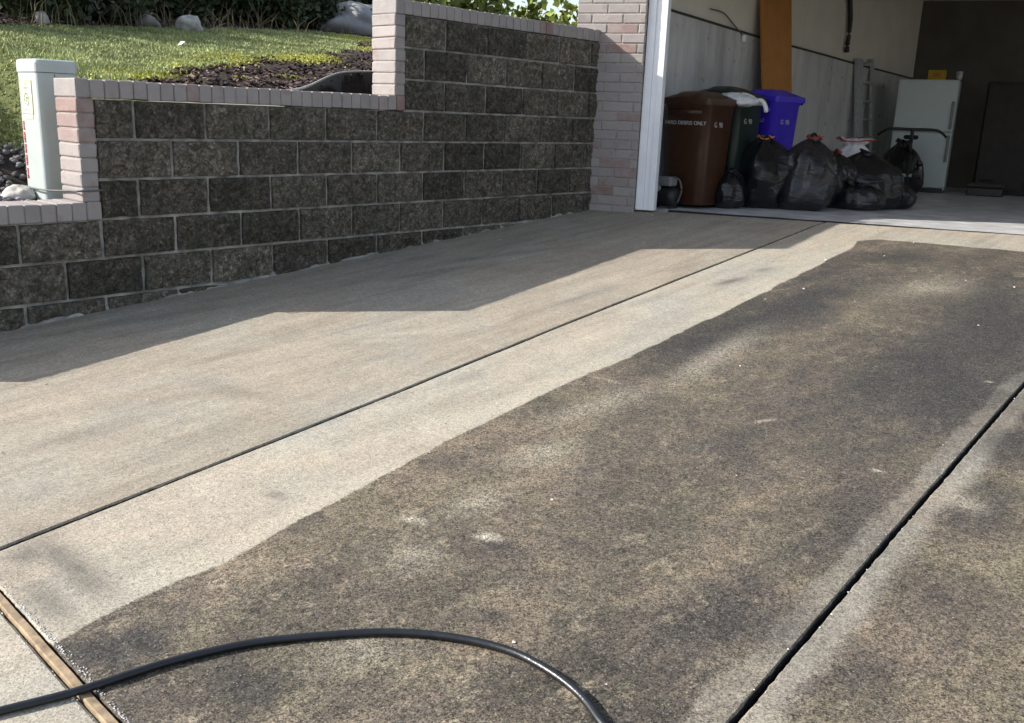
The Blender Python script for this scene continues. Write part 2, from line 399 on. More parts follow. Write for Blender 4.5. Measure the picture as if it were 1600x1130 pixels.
def moss_mask(x, y):
    s = np.zeros(np.shape(x))
    for mx_, my_, r_, w in moss_spots:
        dx, dy = x - mx_, y - my_
        s = np.maximum(s, w * np.exp(-((dx * .75 + dy * .66) ** 2 / (r_ * .55) ** 2 + (-dx * .66 + dy * .75) ** 2 / r_ ** 2)))
    return s * sstep(.18, .45, fbm(x * 9, y * 9, 31))
def axis(a, b, f0, f1, fine, coarse):
    L = [a]
    while L[-1] < b:
        L.append(L[-1] + (fine if f0 <= L[-1] <= f1 else coarse))
    return np.array(L)
xs = -axis(.222, 30, 0, 4, .05, .25)[::-1]; ys = axis(-9, 30, -1.2, 5.2, .05, .25)
X, Y = np.meshgrid(xs, ys, indexing='ij'); Z = terr(X, Y)
house_cut = (Y > 4.35 + .35 * X + .02)
gr = lawn_mask(X, Y).astype(float); ms = moss_mask(X, Y)
tb = MB().grid(np.stack([X, Y, Z], -1))
terrain = tb.build('hillside_ground', M['lawn'], smooth=True, attrs={'grassy': gr, 'mossy': ms})
tag(terrain, kind='structure')
base = MB(); base.add([(-250, -250, -1.1), (250, -250, -1.1), (250, 250, -1.1), (-250, 250, -1.1)], [(0, 1, 2, 3)])
tag(base.build('ground', M['soilfill']), kind='structure')

# ------------------------------------------------------------------ driveway slabs
JL_y = np.array([-9, -1.28, .18, 1.58, 4.96]); JL_x = np.array([2.75, 2.2, 2.11, 2.0, 1.78])
JR_y = np.array([-9, -.55, .39, 1.77, 5.9]); JR_x = np.array([4.35, 4.10, 4.06, 4.01, 3.87])
DB_y = np.array([-1.5, -1.29, -.85, -.31, .42, 1.36, 2.35, 3.73, 4.3, 4.55]); DB_x = np.array([2.78, 2.75, 2.73, 2.66, 2.58, 2.55, 2.50, 2.40, 2.345, 2.28])
FD = np.array([.944, .33]); FD /= np.linalg.norm(FD); FO = np.array([FD[1], -FD[0]])      # along the facade / out towards the street
A0 = np.array([0, 4.36])
def fac(al, out): return A0 + FD * al + FO * out
def thr_y(x): return 4.52 + .345 * x                          # garage threshold line
def exp_y(x): return -1.435 - .06 * (x - 2.55)                # wooden expansion strip
HALF = .0078
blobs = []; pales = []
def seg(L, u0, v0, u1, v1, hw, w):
    """a stain or other soft dark or pale streak along the ground between two points seen in the photograph"""
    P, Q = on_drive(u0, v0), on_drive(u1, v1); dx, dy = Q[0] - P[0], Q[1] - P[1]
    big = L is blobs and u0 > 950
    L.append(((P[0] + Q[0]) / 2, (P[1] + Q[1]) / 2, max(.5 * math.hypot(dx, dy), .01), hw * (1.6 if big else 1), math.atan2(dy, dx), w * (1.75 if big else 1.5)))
for a in ((60, 840, 185, 945, .05, .62), (30, 900, 130, 985, .045, .55), (25, 850, 60, 880, .06, .5), (150, 985, 215, 1065, .035, .7), (195, 985, 255, 1020, .04, .9), (110, 1005, 180, 1040, .04, .55),  # this row: soft darker bands at the near left corner
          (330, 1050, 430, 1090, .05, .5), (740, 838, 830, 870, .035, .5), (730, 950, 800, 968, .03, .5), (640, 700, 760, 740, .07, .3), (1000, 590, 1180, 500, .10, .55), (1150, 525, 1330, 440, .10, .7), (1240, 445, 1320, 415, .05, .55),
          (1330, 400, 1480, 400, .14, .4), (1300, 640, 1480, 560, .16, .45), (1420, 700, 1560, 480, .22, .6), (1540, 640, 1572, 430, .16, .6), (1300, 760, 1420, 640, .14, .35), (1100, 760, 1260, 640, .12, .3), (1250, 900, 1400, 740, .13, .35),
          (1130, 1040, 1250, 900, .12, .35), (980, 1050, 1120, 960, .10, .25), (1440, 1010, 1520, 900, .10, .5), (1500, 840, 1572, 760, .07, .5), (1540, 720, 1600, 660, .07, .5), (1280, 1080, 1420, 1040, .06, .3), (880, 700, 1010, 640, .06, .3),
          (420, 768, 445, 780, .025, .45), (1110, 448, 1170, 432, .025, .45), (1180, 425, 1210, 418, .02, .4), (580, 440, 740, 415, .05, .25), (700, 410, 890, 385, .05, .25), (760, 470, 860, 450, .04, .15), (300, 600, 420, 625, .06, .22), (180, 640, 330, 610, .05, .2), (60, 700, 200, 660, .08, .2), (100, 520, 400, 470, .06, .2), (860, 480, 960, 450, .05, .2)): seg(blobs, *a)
for a in ((745, 836, 778, 842, .018, 1.1), (625, 808, 665, 816, .015, .6), (800, 730, 900, 690, .08, .36), (860, 660, 1000, 610, .07, .30), (700, 800, 790, 770, .06, .3), (1050, 600, 1180, 520, .07, .35), (1400, 460, 1500, 440, .16, .26), (600, 880, 690, 860, .07, .25), (500, 1030, 620, 1000, .07, .3), (1490, 770, 1530, 800, .05, .45), (1362, 733, 1380, 738, .006, 1), (1540, 596, 1552, 597, .008, 1),
          (590, 525, 690, 515, .04, .5), (560, 535, 640, 530, .03, .35), (800, 560, 960, 520, .05, .3), (1180, 660, 1210, 655, .01, .5), (930, 590, 975, 600, .012, .5), (1060, 340, 1270, 350, .03, .3)): seg(pales, *a)
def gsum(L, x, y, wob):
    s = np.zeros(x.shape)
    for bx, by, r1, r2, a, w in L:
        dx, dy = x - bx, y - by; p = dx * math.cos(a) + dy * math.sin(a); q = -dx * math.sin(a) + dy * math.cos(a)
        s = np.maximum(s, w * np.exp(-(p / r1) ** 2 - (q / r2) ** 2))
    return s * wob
def slab_attrs(x, y):
    wb = .04 * (fbm(x * 5, y * 3.5, 41) - .5) + .010 * np.abs(np.sin(y * 4.1 + 2 * fbm(y * .8, y * 0 + 3, 43)))
    left = x - np.interp(y, DB_y, DB_x) + wb
    top = (np.interp(x, [2.2, 2.36, 2.56, 3.18, 4.6], [4.45, 4.70, 4.77, 4.93, 5.3]) - y) + wb
    edge = np.minimum(left, top); d = np.ones(x.shape)
    lowr = y < exp_y(x); edge = np.where(lowr, .1, edge)
    d = np.where(lowr, .35 * sstep(2.9, 3.4, x + .3 * (fbm(x * 5, y * 5, 47) - .5)), d)
    xr = np.interp(y, JR_y, JR_x); k = fbm(y * 2.6, y * 0 + 3.3, 44)
    wl_ = .022 + .095 * k + .03 * (fbm(x * 22, y * 22, 45) - .5); wr_ = .03 + .07 * fbm(y * 2.2, y * 0 + 8.1, 46) + .03 * (fbm(x * 22, y * 22, 49) - .5)
    strip = np.where(x < xr, 1 - sstep(wl_ - .008, wl_ + .016, xr - x), 1 - sstep(wr_ - .02, wr_ + .035, x - xr))
    d = d * (1 - np.where(x < xr, .50, .74) * strip)
    wob = .55 + .9 * fbm(x * 6, y * 6, 51, 5)
    warm = np.where(x < np.interp(y, JL_y, JL_x), .62, 0) * (1 - .5 * sstep(1.2, .2, y) * sstep(.9, .1, abs(x - 1.3)))
    pl_b = np.where((x > np.interp(y, JL_y, JL_x)) & (left < 0), .22, 0)
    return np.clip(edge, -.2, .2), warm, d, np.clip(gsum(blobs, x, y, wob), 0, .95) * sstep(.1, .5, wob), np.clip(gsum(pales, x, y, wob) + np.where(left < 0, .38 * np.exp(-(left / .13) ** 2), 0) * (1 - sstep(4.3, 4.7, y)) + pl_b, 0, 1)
def slab(name, xl, xr_, y0f, y1f, nu, nv, seed):
    u = np.linspace(0, 1, nu); v = np.linspace(0, 1, nv); u[1] = u[1] * .22; u[-2] = 1 - (1 - u[-2]) * .22; v[1] *= .25; v[-2] = 1 - (1 - v[-2]) * .25
    ym = v
    Xg = np.zeros((nu, nv)); Yg = np.zeros((nu, nv))
    for it in range(2):
        yl = y0f(Xg) * (1 - ym) + y1f(Xg) * ym; Yg = yl
        Xg = xl(Yg) * (1 - u[:, None]) + xr_(Yg) * u[:, None]
    Yg = y0f(Xg) * (1 - ym) + y1f(Xg) * ym
    e = np.minimum(np.minimum(np.arange(nu)[:, None], np.arange(nu)[::-1][:, None]), np.minimum(np.arange(nv)[None], np.arange(nv)[::-1][None]))
    Zg = gz(Xg, Yg) + .004 * (fbm(Xg * 3, Yg * 3, seed) - .5)
    jag = (e == 0)
    Xg = Xg + np.where(jag, .007 * (fbm(Xg * 40, Yg * 40, seed + 3) - .5), 0); Yg = Yg + np.where(jag, .007 * (fbm(Xg * 40 + 7, Yg * 40, seed + 4) - .5), 0)
    Zg = Zg - np.where(jag, .004 + .005 * fbm(Xg * 50, Yg * 50, seed + 5), 0)
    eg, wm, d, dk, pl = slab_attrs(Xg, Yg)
    mb = MB().grid(np.stack([Xg, Yg, Zg], -1))
    rim = [(i, 0) for i in range(nu)] + [(nu - 1, j) for j in range(1, nv)] + [(i, nv - 1) for i in range(nu - 2, -1, -1)] + [(0, j) for j in range(nv - 2, 0, -1)]
    top = np.array([(Xg[i, j], Yg[i, j], Zg[i, j]) for i, j in rim]); bot = top - [0, 0, .12]
    nr = len(rim); mb.add(np.concatenate([top, bot]), [(i, (i + 1) % nr, nr + (i + 1) % nr, nr + i) for i in range(nr)])
    z2 = np.zeros(2 * nr); dr = np.array([d[i, j] for i, j in rim] * 2); 
    dk2 = np.concatenate([np.full(nr, 1.2), np.full(nr, 1.25)])
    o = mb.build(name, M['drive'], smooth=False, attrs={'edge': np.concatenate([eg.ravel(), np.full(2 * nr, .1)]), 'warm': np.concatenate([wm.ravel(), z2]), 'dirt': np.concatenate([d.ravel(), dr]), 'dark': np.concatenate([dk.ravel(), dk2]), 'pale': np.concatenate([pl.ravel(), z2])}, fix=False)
    return tag(o, kind='structure')
fJL = lambda y: np.interp(y, JL_y, JL_x); fJR = lambda y: np.interp(y, JR_y, JR_x)
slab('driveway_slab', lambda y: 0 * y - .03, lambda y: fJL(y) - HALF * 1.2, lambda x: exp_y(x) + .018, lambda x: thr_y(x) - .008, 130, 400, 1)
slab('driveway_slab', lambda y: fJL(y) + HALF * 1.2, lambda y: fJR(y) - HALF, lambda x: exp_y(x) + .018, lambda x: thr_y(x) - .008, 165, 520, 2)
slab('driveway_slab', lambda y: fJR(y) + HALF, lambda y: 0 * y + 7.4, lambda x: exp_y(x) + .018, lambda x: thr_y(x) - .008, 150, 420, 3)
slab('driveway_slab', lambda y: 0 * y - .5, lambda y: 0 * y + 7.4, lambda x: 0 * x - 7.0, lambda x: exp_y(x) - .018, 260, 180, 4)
b = MB(); b.add([(x, y, gz(x, y) - .028) for x, y in ((-.6, -7.2), (7.6, -7.2), (7.6, 7.2), (-.2, 4.5))], [(0, 1, 2, 3)])
tag(b.build('driveway_subgrade', M['joint_dirt']), kind='structure')
# wooden expansion strip between the slabs
w = MB(); rng = random.Random(5)
xx = np.linspace(-.4, 7.3, 260); prof = [(-.0125, -.02), (-.0125, .003), (-.009, .005), (.009, .004), (.012, .0), (.012, -.02)]
P = np.array([[(x, exp_y(x) + a + .003 * (fbm(np.array(x * 6.), np.array(1.), 71) - .5), gz(x, exp_y(x)) + bz - .004 + .004 * (fbm(np.array(x * 9.), np.array(4.), 72) - .5)) for a, bz in prof] for x in xx])
w.grid(P)
tag(w.build('expansion_strip', M['wood']), 'weathered tan wooden strip in the gap between driveway slabs, beneath the hose', 'expansion strip')
# pale crumbs along strip and scattered over the slabs
cr_ = MB(); rng = random.Random(8)
def crumb(mb, x, y, z, r, rg):
    d = np.array([[1, 0, 0], [-1, 0, 0], [0, 1, 0], [0, -1, 0], [0, 0, 1], [0, 0, -1]], float)
    v = d * np.array([rg.uniform(.6, 1.3) for _ in range(6)])[:, None] * r * np.array([1, 1, .7]) + [x, y, z + r * .4]
    mb.add(v, [(0, 2, 4), (2, 1, 4), (1, 3, 4), (3, 0, 4), (2, 0, 5), (1, 2, 5), (3, 1, 5), (0, 3, 5)], rg.random())
for i in range(520):
    x = rng.uniform(1.5, 5); x = rng.uniform(2.4, 3.4) if i % 2 else x
    y = exp_y(x) + .020 + abs(rng.gauss(0, .006))
    crumb(cr_, x, y, gz(x, y), rng.uniform(.0010, .0030), rng)
for i in range(60):
    x = rng.uniform(2.4, 3.4); y = exp_y(x) - .02 - abs(rng.gauss(0, .006)); crumb(cr_, x, y, gz(x, y), rng.uniform(.001, .003), rng)
for i in range(50):
    x = rng.uniform(.3, 5.2); y = rng.uniform(-1.2, 4.8); crumb(cr_, x, y, gz(x, y), rng.uniform(.002, .005) * (1 + max(0, y) * .25), rng)
for i in range(70):
    y = rng.uniform(-1.3, 5); x = float(fJR(y)) + rng.choice((-1, 1)) * (.010 + abs(rng.gauss(0, .004))); crumb(cr_, x, y, gz(x, y), rng.uniform(.001, .003), rng)
tag(cr_.build('concrete_crumbs', M['crumb'], fix=False), 'pale crumbs of concrete scattered over the driveway and along its joints', 'crumbs', kind='stuff')
dj = MB()
for i in range(420):
    y = rng.uniform(-1.4, 5); x = float(fJR(y)) + rng.gauss(-.010, .006)
    if vnoise(np.array(y * 5.), np.array(2.), 9) < .5: continue
    crumb(dj, x, y, gz(x, y) - .010, rng.uniform(.0012, .0034), rng)
tag(dj.build('joint_soil', M['joint_dirt'], fix=False), 'dark soil and moss crumbs packed in the driveway joints', 'soil', kind='stuff')

# pressure-washer hose
def spline(pts, k=8):
    pts = [np.array(p, float) for p in pts]; out = []
    for i in range(len(pts) - 1):
        p0, p1, p2, p3 = pts[max(i - 1, 0)], pts[i], pts[i + 1], pts[min(i + 2, len(pts) - 1)]
        for j in range(k):
            t = j / k
            out.append(.5 * ((2 * p1) + (-p0 + p2) * t + (2 * p0 - 5 * p1 + 4 * p2 - p3) * t * t + (-p0 + 3 * p1 - 3 * p2 + p3) * t ** 3))
    return out + [pts[-1]]
hp = [on_drive(u, v) for u, v in ((-40, 1128), (60, 1103), (130, 1084), (250, 1045), (330, 1024), (400, 1010), (460, 1003), (520, 998), (565, 995), (610, 994), (655, 996), (700, 1001), (740, 1008), (780, 1018), (815, 1031), (850, 1050), (877, 1068), (900, 1087), (918, 1106), (935, 1130))]
d_ = hp[-1] - hp[-2]; hp += [hp[-1] + d_ * 2.5, hp[-1] + d_ * 5 + np.array([.05, -.1, 0])]
hp = [np.array([p[0], p[1], gz(p[0], p[1]) + .0105]) for p in spline(hp, 6)]
tag(MB().tube(hp, .0096, 14).build('hose', M['hose'], smooth=True), 'black rubber pressure hose curving across the dirty concrete', 'hose')

# ------------------------------------------------------------------ retaining wall
rng = random.Random(11)
H = .2032; KZ0 = 1.7037; PITCHB = .418
wall = empty('retaining_wall', (0, 2, .15), 0, 'stepped retaining wall of dark split-face blocks with pink brick caps and piers', 'wall')
def wobj(o): o.parent = wall; o.location = (0, -2, -.15); return o
blk = MB()
def add_block(s0, s1, z0, z1, seed):
    nu, nv = max(4, int((s1 - s0) / .022)), 10
    uu = np.concatenate([[s0, s0 + .004], np.linspace(s0 + .016, s1 - .016, nu), [s1 - .004, s1]]); vv = np.concatenate([[z0, z0 + .004], np.linspace(z0 + .016, z1 - .016, nv), [z1 - .004, z1]])
    U, V = np.meshgrid(uu, vv, indexing='ij')
    e = np.minimum(np.minimum(U - s0, s1 - U), np.minimum(V - z0, z1 - V))
    D = .004 + .055 * (fbm(U * 9 + seed * 3.1, V * 11 + seed * 1.7, seed, 5) - .42) * (.25 + .75 * sstep(0, .03, e)) + .007 * (fbm(U * 60, V * 60, seed + 5) - .5)
    D = np.maximum(D + .006, .0025); D = np.where(e < 1e-6, -.008, D)
    jy = .007 * (fbm(V * 30, V * 0 + seed, 3) - .5); jz = .006 * (fbm(U * 25, U * 0 + seed, 4) - .5)
    blk.grid(np.stack([D, U + np.where(e < .005, jy, 0), V + np.where(e < .005, jz, 0)], -1), rng.random())
    n = (nu) * nv
    # sides
    for (a0, b0, a1, b1) in ((s0, z0, s1, z0), (s1, z0, s1, z1), (s1, z1, s0, z1), (s0, z1, s0, z0)):
        blk.add([(-.008, a0, b0), (-.008, a1, b1), (-.19, a1, b1), (-.19, a0, b0)], [(0, 1, 2, 3)], .5)
SEND = 4.40
for c in range(-0, 11):
    z1, z0 = KZ0 - c * H - .0065, KZ0 - (c + 1) * H + .0065
    if c < 3: sl = 2.2185
    elif c < 6: sl = .0965
    else: sl = -1.37
    if c >= 9: sl = -1.37
    off = (.09, .305)[c % 2]
    k0 = math.floor((sl - off) / PITCHB)
    for k in range(k0, 14):
        a, b_ = off + k * PITCHB + .0078 + rng.uniform(-.0015, .002), off + (k + 1) * PITCHB - .0078 + rng.uniform(-.002, .0015)
        a = max(a, sl); b_ = min(b_, SEND)
        if b_ - a < .03: continue
        if z1 < gz(0, b_) - .05: continue
        add_block(a, b_, z0, z1, rng.randrange(1000))
wobj(blk.build('concrete_blocks', M['block'], fix=False))
mo = MB()
def mortar_sheet(s0, s1, z0, z1, x=-.0035):
    nu, nv = int((s1 - s0) / .03) + 2, int((z1 - z0) / .03) + 2
    U, V = np.meshgrid(np.linspace(s0, s1, nu), np.linspace(z0, z1, nv), indexing='ij')
    D = x + .006 * (fbm(U * 12, V * 12, 77) - .5)
    mo.grid(np.stack([D, U, V], -1))
mortar_sheet(2.2185, SEND, 1.09, 1.70); mortar_sheet(.0965, SEND, .484, 1.09); mortar_sheet(-1.37, SEND, -.35, .484)
mo.box(-.195, -.012, 2.22, SEND, 1.09, 1.70); mo.box(-.195, -.012, .10, SEND, .485, 1.089); mo.box(-.195, -.012, -1.37, SEND, -.5, .484)
wobj(mo.build('mortar', M['mortar'], fix=False))
# mortar slop along the foot
ms_ = MB(); N = 420; sy = np.linspace(-1.36, 4.36, N)
bead = np.array([[(-.01 + a * (.006 + .022 * fbm(np.array(y * 7.), np.array(2.), 81)), y, gz(0, y) + bz * (.006 + .030 * fbm(np.array(y * 6.), np.array(5.), 82) ** 1.5)) for a, bz in ((.4, 1.0), (.8, .75), (1.1, .3), (1.5, -.2))] for y in sy])
ms_.grid(bead); wobj(ms_.build('mortar_bead', M['mortar'], smooth=True))
def cap_row(s0, s1, zb, zt, name='brick_cap', p=.0767):
    mb = MB(); n = round((s1 - s0) / p); p = (s1 - s0) / n
    for i in range(n):
        dz = rng.uniform(-.002, .002); dx = rng.uniform(-.003, .003)
        mb.rbox(-.224 + dx, .014 + dx, s0 + i * p + .002, s0 + (i + 1) * p - .002, zb + dz, zt + dz, .007, rng.random() ** 1.8, .0012, rng=rng)
    wobj(mb.build(name, M['brick'], smooth=False))
    m2 = MB(); m2.box(-.218, .006, s0 + .006, s1 - .006, zb + .004, zt - .006); wobj(m2.build('cap_mortar', M['dmortar']))
cap_row(-1.455, .0945, .484, LOWCAP); cap_row(0, 2.2165, 1.0945, MIDCAP); cap_row(2.127, 4.37, 1.704, UPCAP)
def pier(s0, zb, zt):
    mb = MB(); n = 7; p = (zt - zb) / n
    for i in range(n):
        j = rng.uniform(-.0025, .0025)
        mb.rbox(-.222 + j, .010 + j, s0 + j * .6, s0 + .0915 + j * .6, zb + i * p + .002, zb + (i + 1) * p - .003, .008, rng.random() ** 1.8, .0015, rng=rng)
    wobj(mb.build('brick_pier', M['brick']))
    m2 = MB(); m2.box(-.214, .003, s0 + .008, s0 + .088, zb, zt); wobj(m2.build('pier_mortar', M['dmortar']))
pier(0, LOWCAP, 1.0945); pier(2.127, MIDCAP, 1.704); pier(-1.455, -.11, .484)

# cable that crosses the pedestal and pier
kp = [on_plane(u, v, (1, 0, 0), x) for u, v, x in ((20, 292, -.75), (40, 291, -.70))] + [on_plane(u, v, (0, 1, 0), -.012) for u, v in ((52, 294), (70, 297), (90, 298), (110, 298))] + [on_plane(u, v, (1, 0, 0), .016) for u, v in ((122, 299), (150, 298))]
kp += [kp[-1] + np.array([-.03, .12, .0])]
tag(MB().tube(spline(kp, 5), .0045, 8).build('cable', M['cable'], smooth=True), 'thin grey cable strung across the pedestal and the low brick pier', 'cable')

# ------------------------------------------------------------------ utility pedestal
ped = empty('utility_pedestal', (-.555, .12, .5), 0, 'pale green utility pedestal with cream sticker and red lettering, behind the low wall', 'utility box')
def rr_prism(mb, x0, x1, y0, y1, z0, z1, r, n=5, top=0.0, tint=.5):
    ring = []
    for cx, cy, a0 in ((x1 - r, y1 - r, 0), (x0 + r, y1 - r, 90), (x0 + r, y0 + r, 180), (x1 - r, y0 + r, 270)):
        for i in range(n + 1):
            a = R(a0 + 90 * i / n); ring.append((cx + r * math.cos(a), cy + r * math.sin(a)))
    ring = np.array(ring); m = len(ring); c = ring.mean(0); V = []
    lv = [(z0, 1.), (z1 - top, 1.)] + ([(z1 - top * .3, 1 - top * .35 / (x1 - x0)), (z1, 1 - 2 * top / (x1 - x0))] if top else [])
    for z, s in lv: V += [(*(c + (p - c) * s), z) for p in ring]
    F = [(i * m + k, i * m + (k + 1) % m, (i + 1) * m + (k + 1) % m, (i + 1) * m + k) for i in range(len(lv) - 1) for k in range(m)]
    F.append(tuple(range(m - 1, -1, -1))); F.append(tuple((len(lv) - 1) * m + k for k in range(m)))
    mb.add(V, F, tint)
mb = MB(); rr_prism(mb, -.128, .128, -.11, .11, 0, .715, .03); mb.build('body', M['pale_green'], ped, smooth=False)
mb = MB(); rr_prism(mb, -.133, .133, -.115, .115, .718, .785, .033, top=.02); mb.build('lid', M['pale_green'], ped)
st = MB(); st.box(-.088, .052, -.1125, -.1105, .50, .675); st.box(-.06, .04, -.1125, -.1105, .475, .4985); st.build('sticker', M['sticker'], ped)
em = MB()
for k in range(26):
    if 16 < k < 20: continue
    a0, a1 = 2 * math.pi * k / 26, 2 * math.pi * (k + 1) / 26; c = (-.018, .575)
    em.add([(c[0] + r_ * math.cos(a), -.1135, c[1] + r_ * 1.15 * math.sin(a)) for a, r_ in ((a0, .030), (a1, .030), (a1, .024), (a0, .024))], [(0, 1, 2, 3)])
em.box(-.03, -.008, -.1135, -.1126, .565, .572); em.box(-.022, -.004, -.1135, -.1126, .578, .588)
for z, l in ((.655, .03), (.648, .025), (.636, .06), (.629, .05), (.52, .07)): em.box(-.018 - l / 2, -.018 + l / 2, -.1135, -.1126, z, z + .003)
for x0, x1, z0, z1 in ((-.086, .05, .672, .6735), (-.086, .05, .5015, .503), (-.086, -.0845, .503, .672), (.0485, .05, .503, .672)): em.box(x0, x1, -.1135, -.1126, z0, z1)
em.build('emblem', M['ink'], ped)
rd = MB(); rng = random.Random(3); z = .462
for L in (.05, .055, .048, .062, .054):
    e = z - L
    while z > e + .006:
        rd.box(-.093, -.093 + rng.uniform(.014, .019), -.1125, -.1105, z - .0075, z - .0015)
        rd.box(-.093 + rng.uniform(0, .011), -.087 + rng.uniform(0, .009), -.1125, -.1105, z - .0095, z - .001); z -= .0095
    z = e - .009
rd.build('red_lettering', M['red_ink'], ped)
mb = MB(); mb.box(.1285, .131, -.02, -.018, .05, .71); mb.build('door_seam', M['cable'], ped)

# ------------------------------------------------------------------ garage building
house = empty('garage_building', (*fac(3, 0), FLOOR), 0, 'brick garage with its wide door open onto the driveway', 'garage')
def hobj(o):
    o.parent = house; o.location = (-house.location[0], -house.location[1], -house.location[2]); return o
FM = np.array([[FD[0], -FO[0], 0], [FD[1], -FO[1], 0], [0, 0, 1.0]])      # local (along, inward, z) -> world
FT = (FM, np.array([A0[0], A0[1], 0]))
rng = random.Random(21)
def brick_panel(a0, a1, z0, z1, depth, name, ret=None):
    mb = MB(); L, Hh = .262, .0767; row = 0; z = z0
    while z < z1 - .02:
        a = a0 - (.131 if row % 2 else 0)
        while a < a1 - .01:
            x0, x1 = max(a, a0) + .004, min(a + L, a1) - .004
            if x1 - x0 > .02:
                j = rng.uniform(-.002, .002)
                mb.rbox(x0, x1, j, depth, z + .004, min(z + Hh, z1) - .004, .006, rng.random() ** 1.2, .001, FT, rng)
            a += L
        z += Hh; row += 1
    o = hobj(mb.build(name, M['brick']))
    m2 = MB(); m2.box(a0 + .006, a1 - .006, .005, depth - .004, z0, z1 - .004, M=FT); hobj(m2.build('pilaster_mortar', M['dmortar']))
brick_panel(-.19, .395, .235, 2.65, .11, 'brick_pilaster')
brick_panel(5.45, 6.3, .20, 2.65, .11, 'brick_pilaster')
mb = MB()
for (a0, a1, d0, d1) in ((.397, .462, .045, .15), (.462, .505, .06, .15), (.505, .556, .05, .15)):
    mb.rbox(a0, a1, d0, d1, .36, 2.5, .004, M=FT)
hobj(mb.build('door_jamb', M['white_paint']))
mb = MB(); mb.rbox(5.29, 5.448, .05, .15, .36, 2.5, .004, M=FT); hobj(mb.build('door_jamb', M['white_paint']))
mb = MB(); mb.rbox(.40, 5.448, .052, .152, 2.502, 2.64, .004, M=FT); hobj(mb.build('door_header', M['white_paint']))
mb = MB(); mb.box(-.19, 6.3, .0, .25, 2.652, 3.05, M=FT); hobj(mb.build('gable_wall', M['brick']))
for a_, b_ in ((-.19, .39), (5.455, 6.3)): mb = MB(); mb.box(a_, b_, .112, .25, .2, 2.65, M=FT); hobj(mb.build('front_wall', M['drywall']))
mb = MB(); mb.box(-.55, 6.7, -.45, 8.2, 3.052, 3.16, M=FT); hobj(mb.build('roof', M['roof']))
# side wall: poured stem wall with drywall above it; its top edge follows the grade
def wz(y): return np.interp(y, [4.6, 5.558, 6.963, 8.795, 9.61, 11.6], [2.06, 2.013, 1.942, 1.875, 1.841, 1.778])
sy = np.linspace(4.66, 11.62, 40); XI = .10
mb = MB(); top = [(XI, y, float(wz(y))) for y in sy]; bot = [(XI, y, .2) for y in sy]
mb.grid(np.array([bot, top])); mb.grid(np.array([top, [(XI - .05, y, z) for _, y, z in top]])); hobj(mb.build('stem_wall', M['concrete_wall'], fix=False))
mb = MB(); mb.grid(np.array([[(XI - .02, y, float(wz(y)) - .02) for y in sy], [(XI - .02, y, 2.85) for y in sy]])); mb.box(-.19, XI - .052, 4.66, 11.7, .2, 2.9); hobj(mb.build('drywall', M['drywall'], fix=False))
mb = MB()
for i in range(len(sy) - 1):
    mb.add([(XI - .018, sy[i], float(wz(sy[i])) + .001), (XI + .006, sy[i], float(wz(sy[i])) + .001), (XI + .006, sy[i + 1], float(wz(sy[i + 1])) + .001), (XI + .006, sy[i], float(wz(sy[i])) + .022), (XI + .006, sy[i + 1], float(wz(sy[i + 1])) + .022), (XI - .018, sy[i + 1], float(wz(sy[i + 1])) + .001), (XI - .018, sy[i], float(wz(sy[i])) + .022), (XI - .018, sy[i + 1], float(wz(sy[i + 1])) + .022)],
           [(0, 1, 2, 5), (1, 3, 4, 2), (3, 6, 7, 4)])
hobj(mb.build('sill_plate', M['dark_trim'], fix=False))
BW = 11.6
def by(x): return BW + .35 * (x - .1)
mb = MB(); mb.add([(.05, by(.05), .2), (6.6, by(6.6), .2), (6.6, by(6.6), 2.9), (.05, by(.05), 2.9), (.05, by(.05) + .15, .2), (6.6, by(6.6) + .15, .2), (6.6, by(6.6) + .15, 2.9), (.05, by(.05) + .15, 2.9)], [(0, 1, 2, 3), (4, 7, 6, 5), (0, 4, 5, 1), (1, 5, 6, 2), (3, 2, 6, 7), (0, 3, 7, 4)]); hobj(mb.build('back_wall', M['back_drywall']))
mb = MB(); mb.box(6.0, 6.15, 6.6, 14.0, .2, 2.9); hobj(mb.build('side_wall', M['drywall']))
mb = MB(); mb.box(-.19, 6.2, .16, 8.1, 2.80, 2.86, M=FT); hobj(mb.build('ceiling', M['drywall']))
gf = MB()
gx = np.linspace(.02, 6.1, 60); gv = np.linspace(0, 1, 90)
G = np.array([[(x, thr_y(x) + .066 + v * (by(x) - thr_y(x)), FLOOR + .006 + .012 * (x - .5) / 5 - (.012 if v == 0 else 0) + .003 * float(vnoise(np.array(x * 2), np.array(v * 14), 6))) for v in gv] for x in gx])
gf.grid(G); lip = G[:, 0]; gf.grid(np.array([lip, lip - [0, 0, .1]]))
tag(gf.build('garage_floor', M['garage_floor'], fix=False, smooth=False), kind='structure')

tx = np.linspace(.57, 5.2, 120); th = MB()
th.grid(np.array([[(x, thr_y(x) + a, FLOOR + z_ + .012 * (x - .5) / 5 + .003 * float(vnoise(np.array(x * 5), np.array(1.), 3))) for a, z_ in ((-.004, -.05), (-.002, .004), (.02, .014), (.055, .012), (.07, .0))] for x in tx]))
hobj(th.build('threshold_seal', M['rubber'], smooth=False))
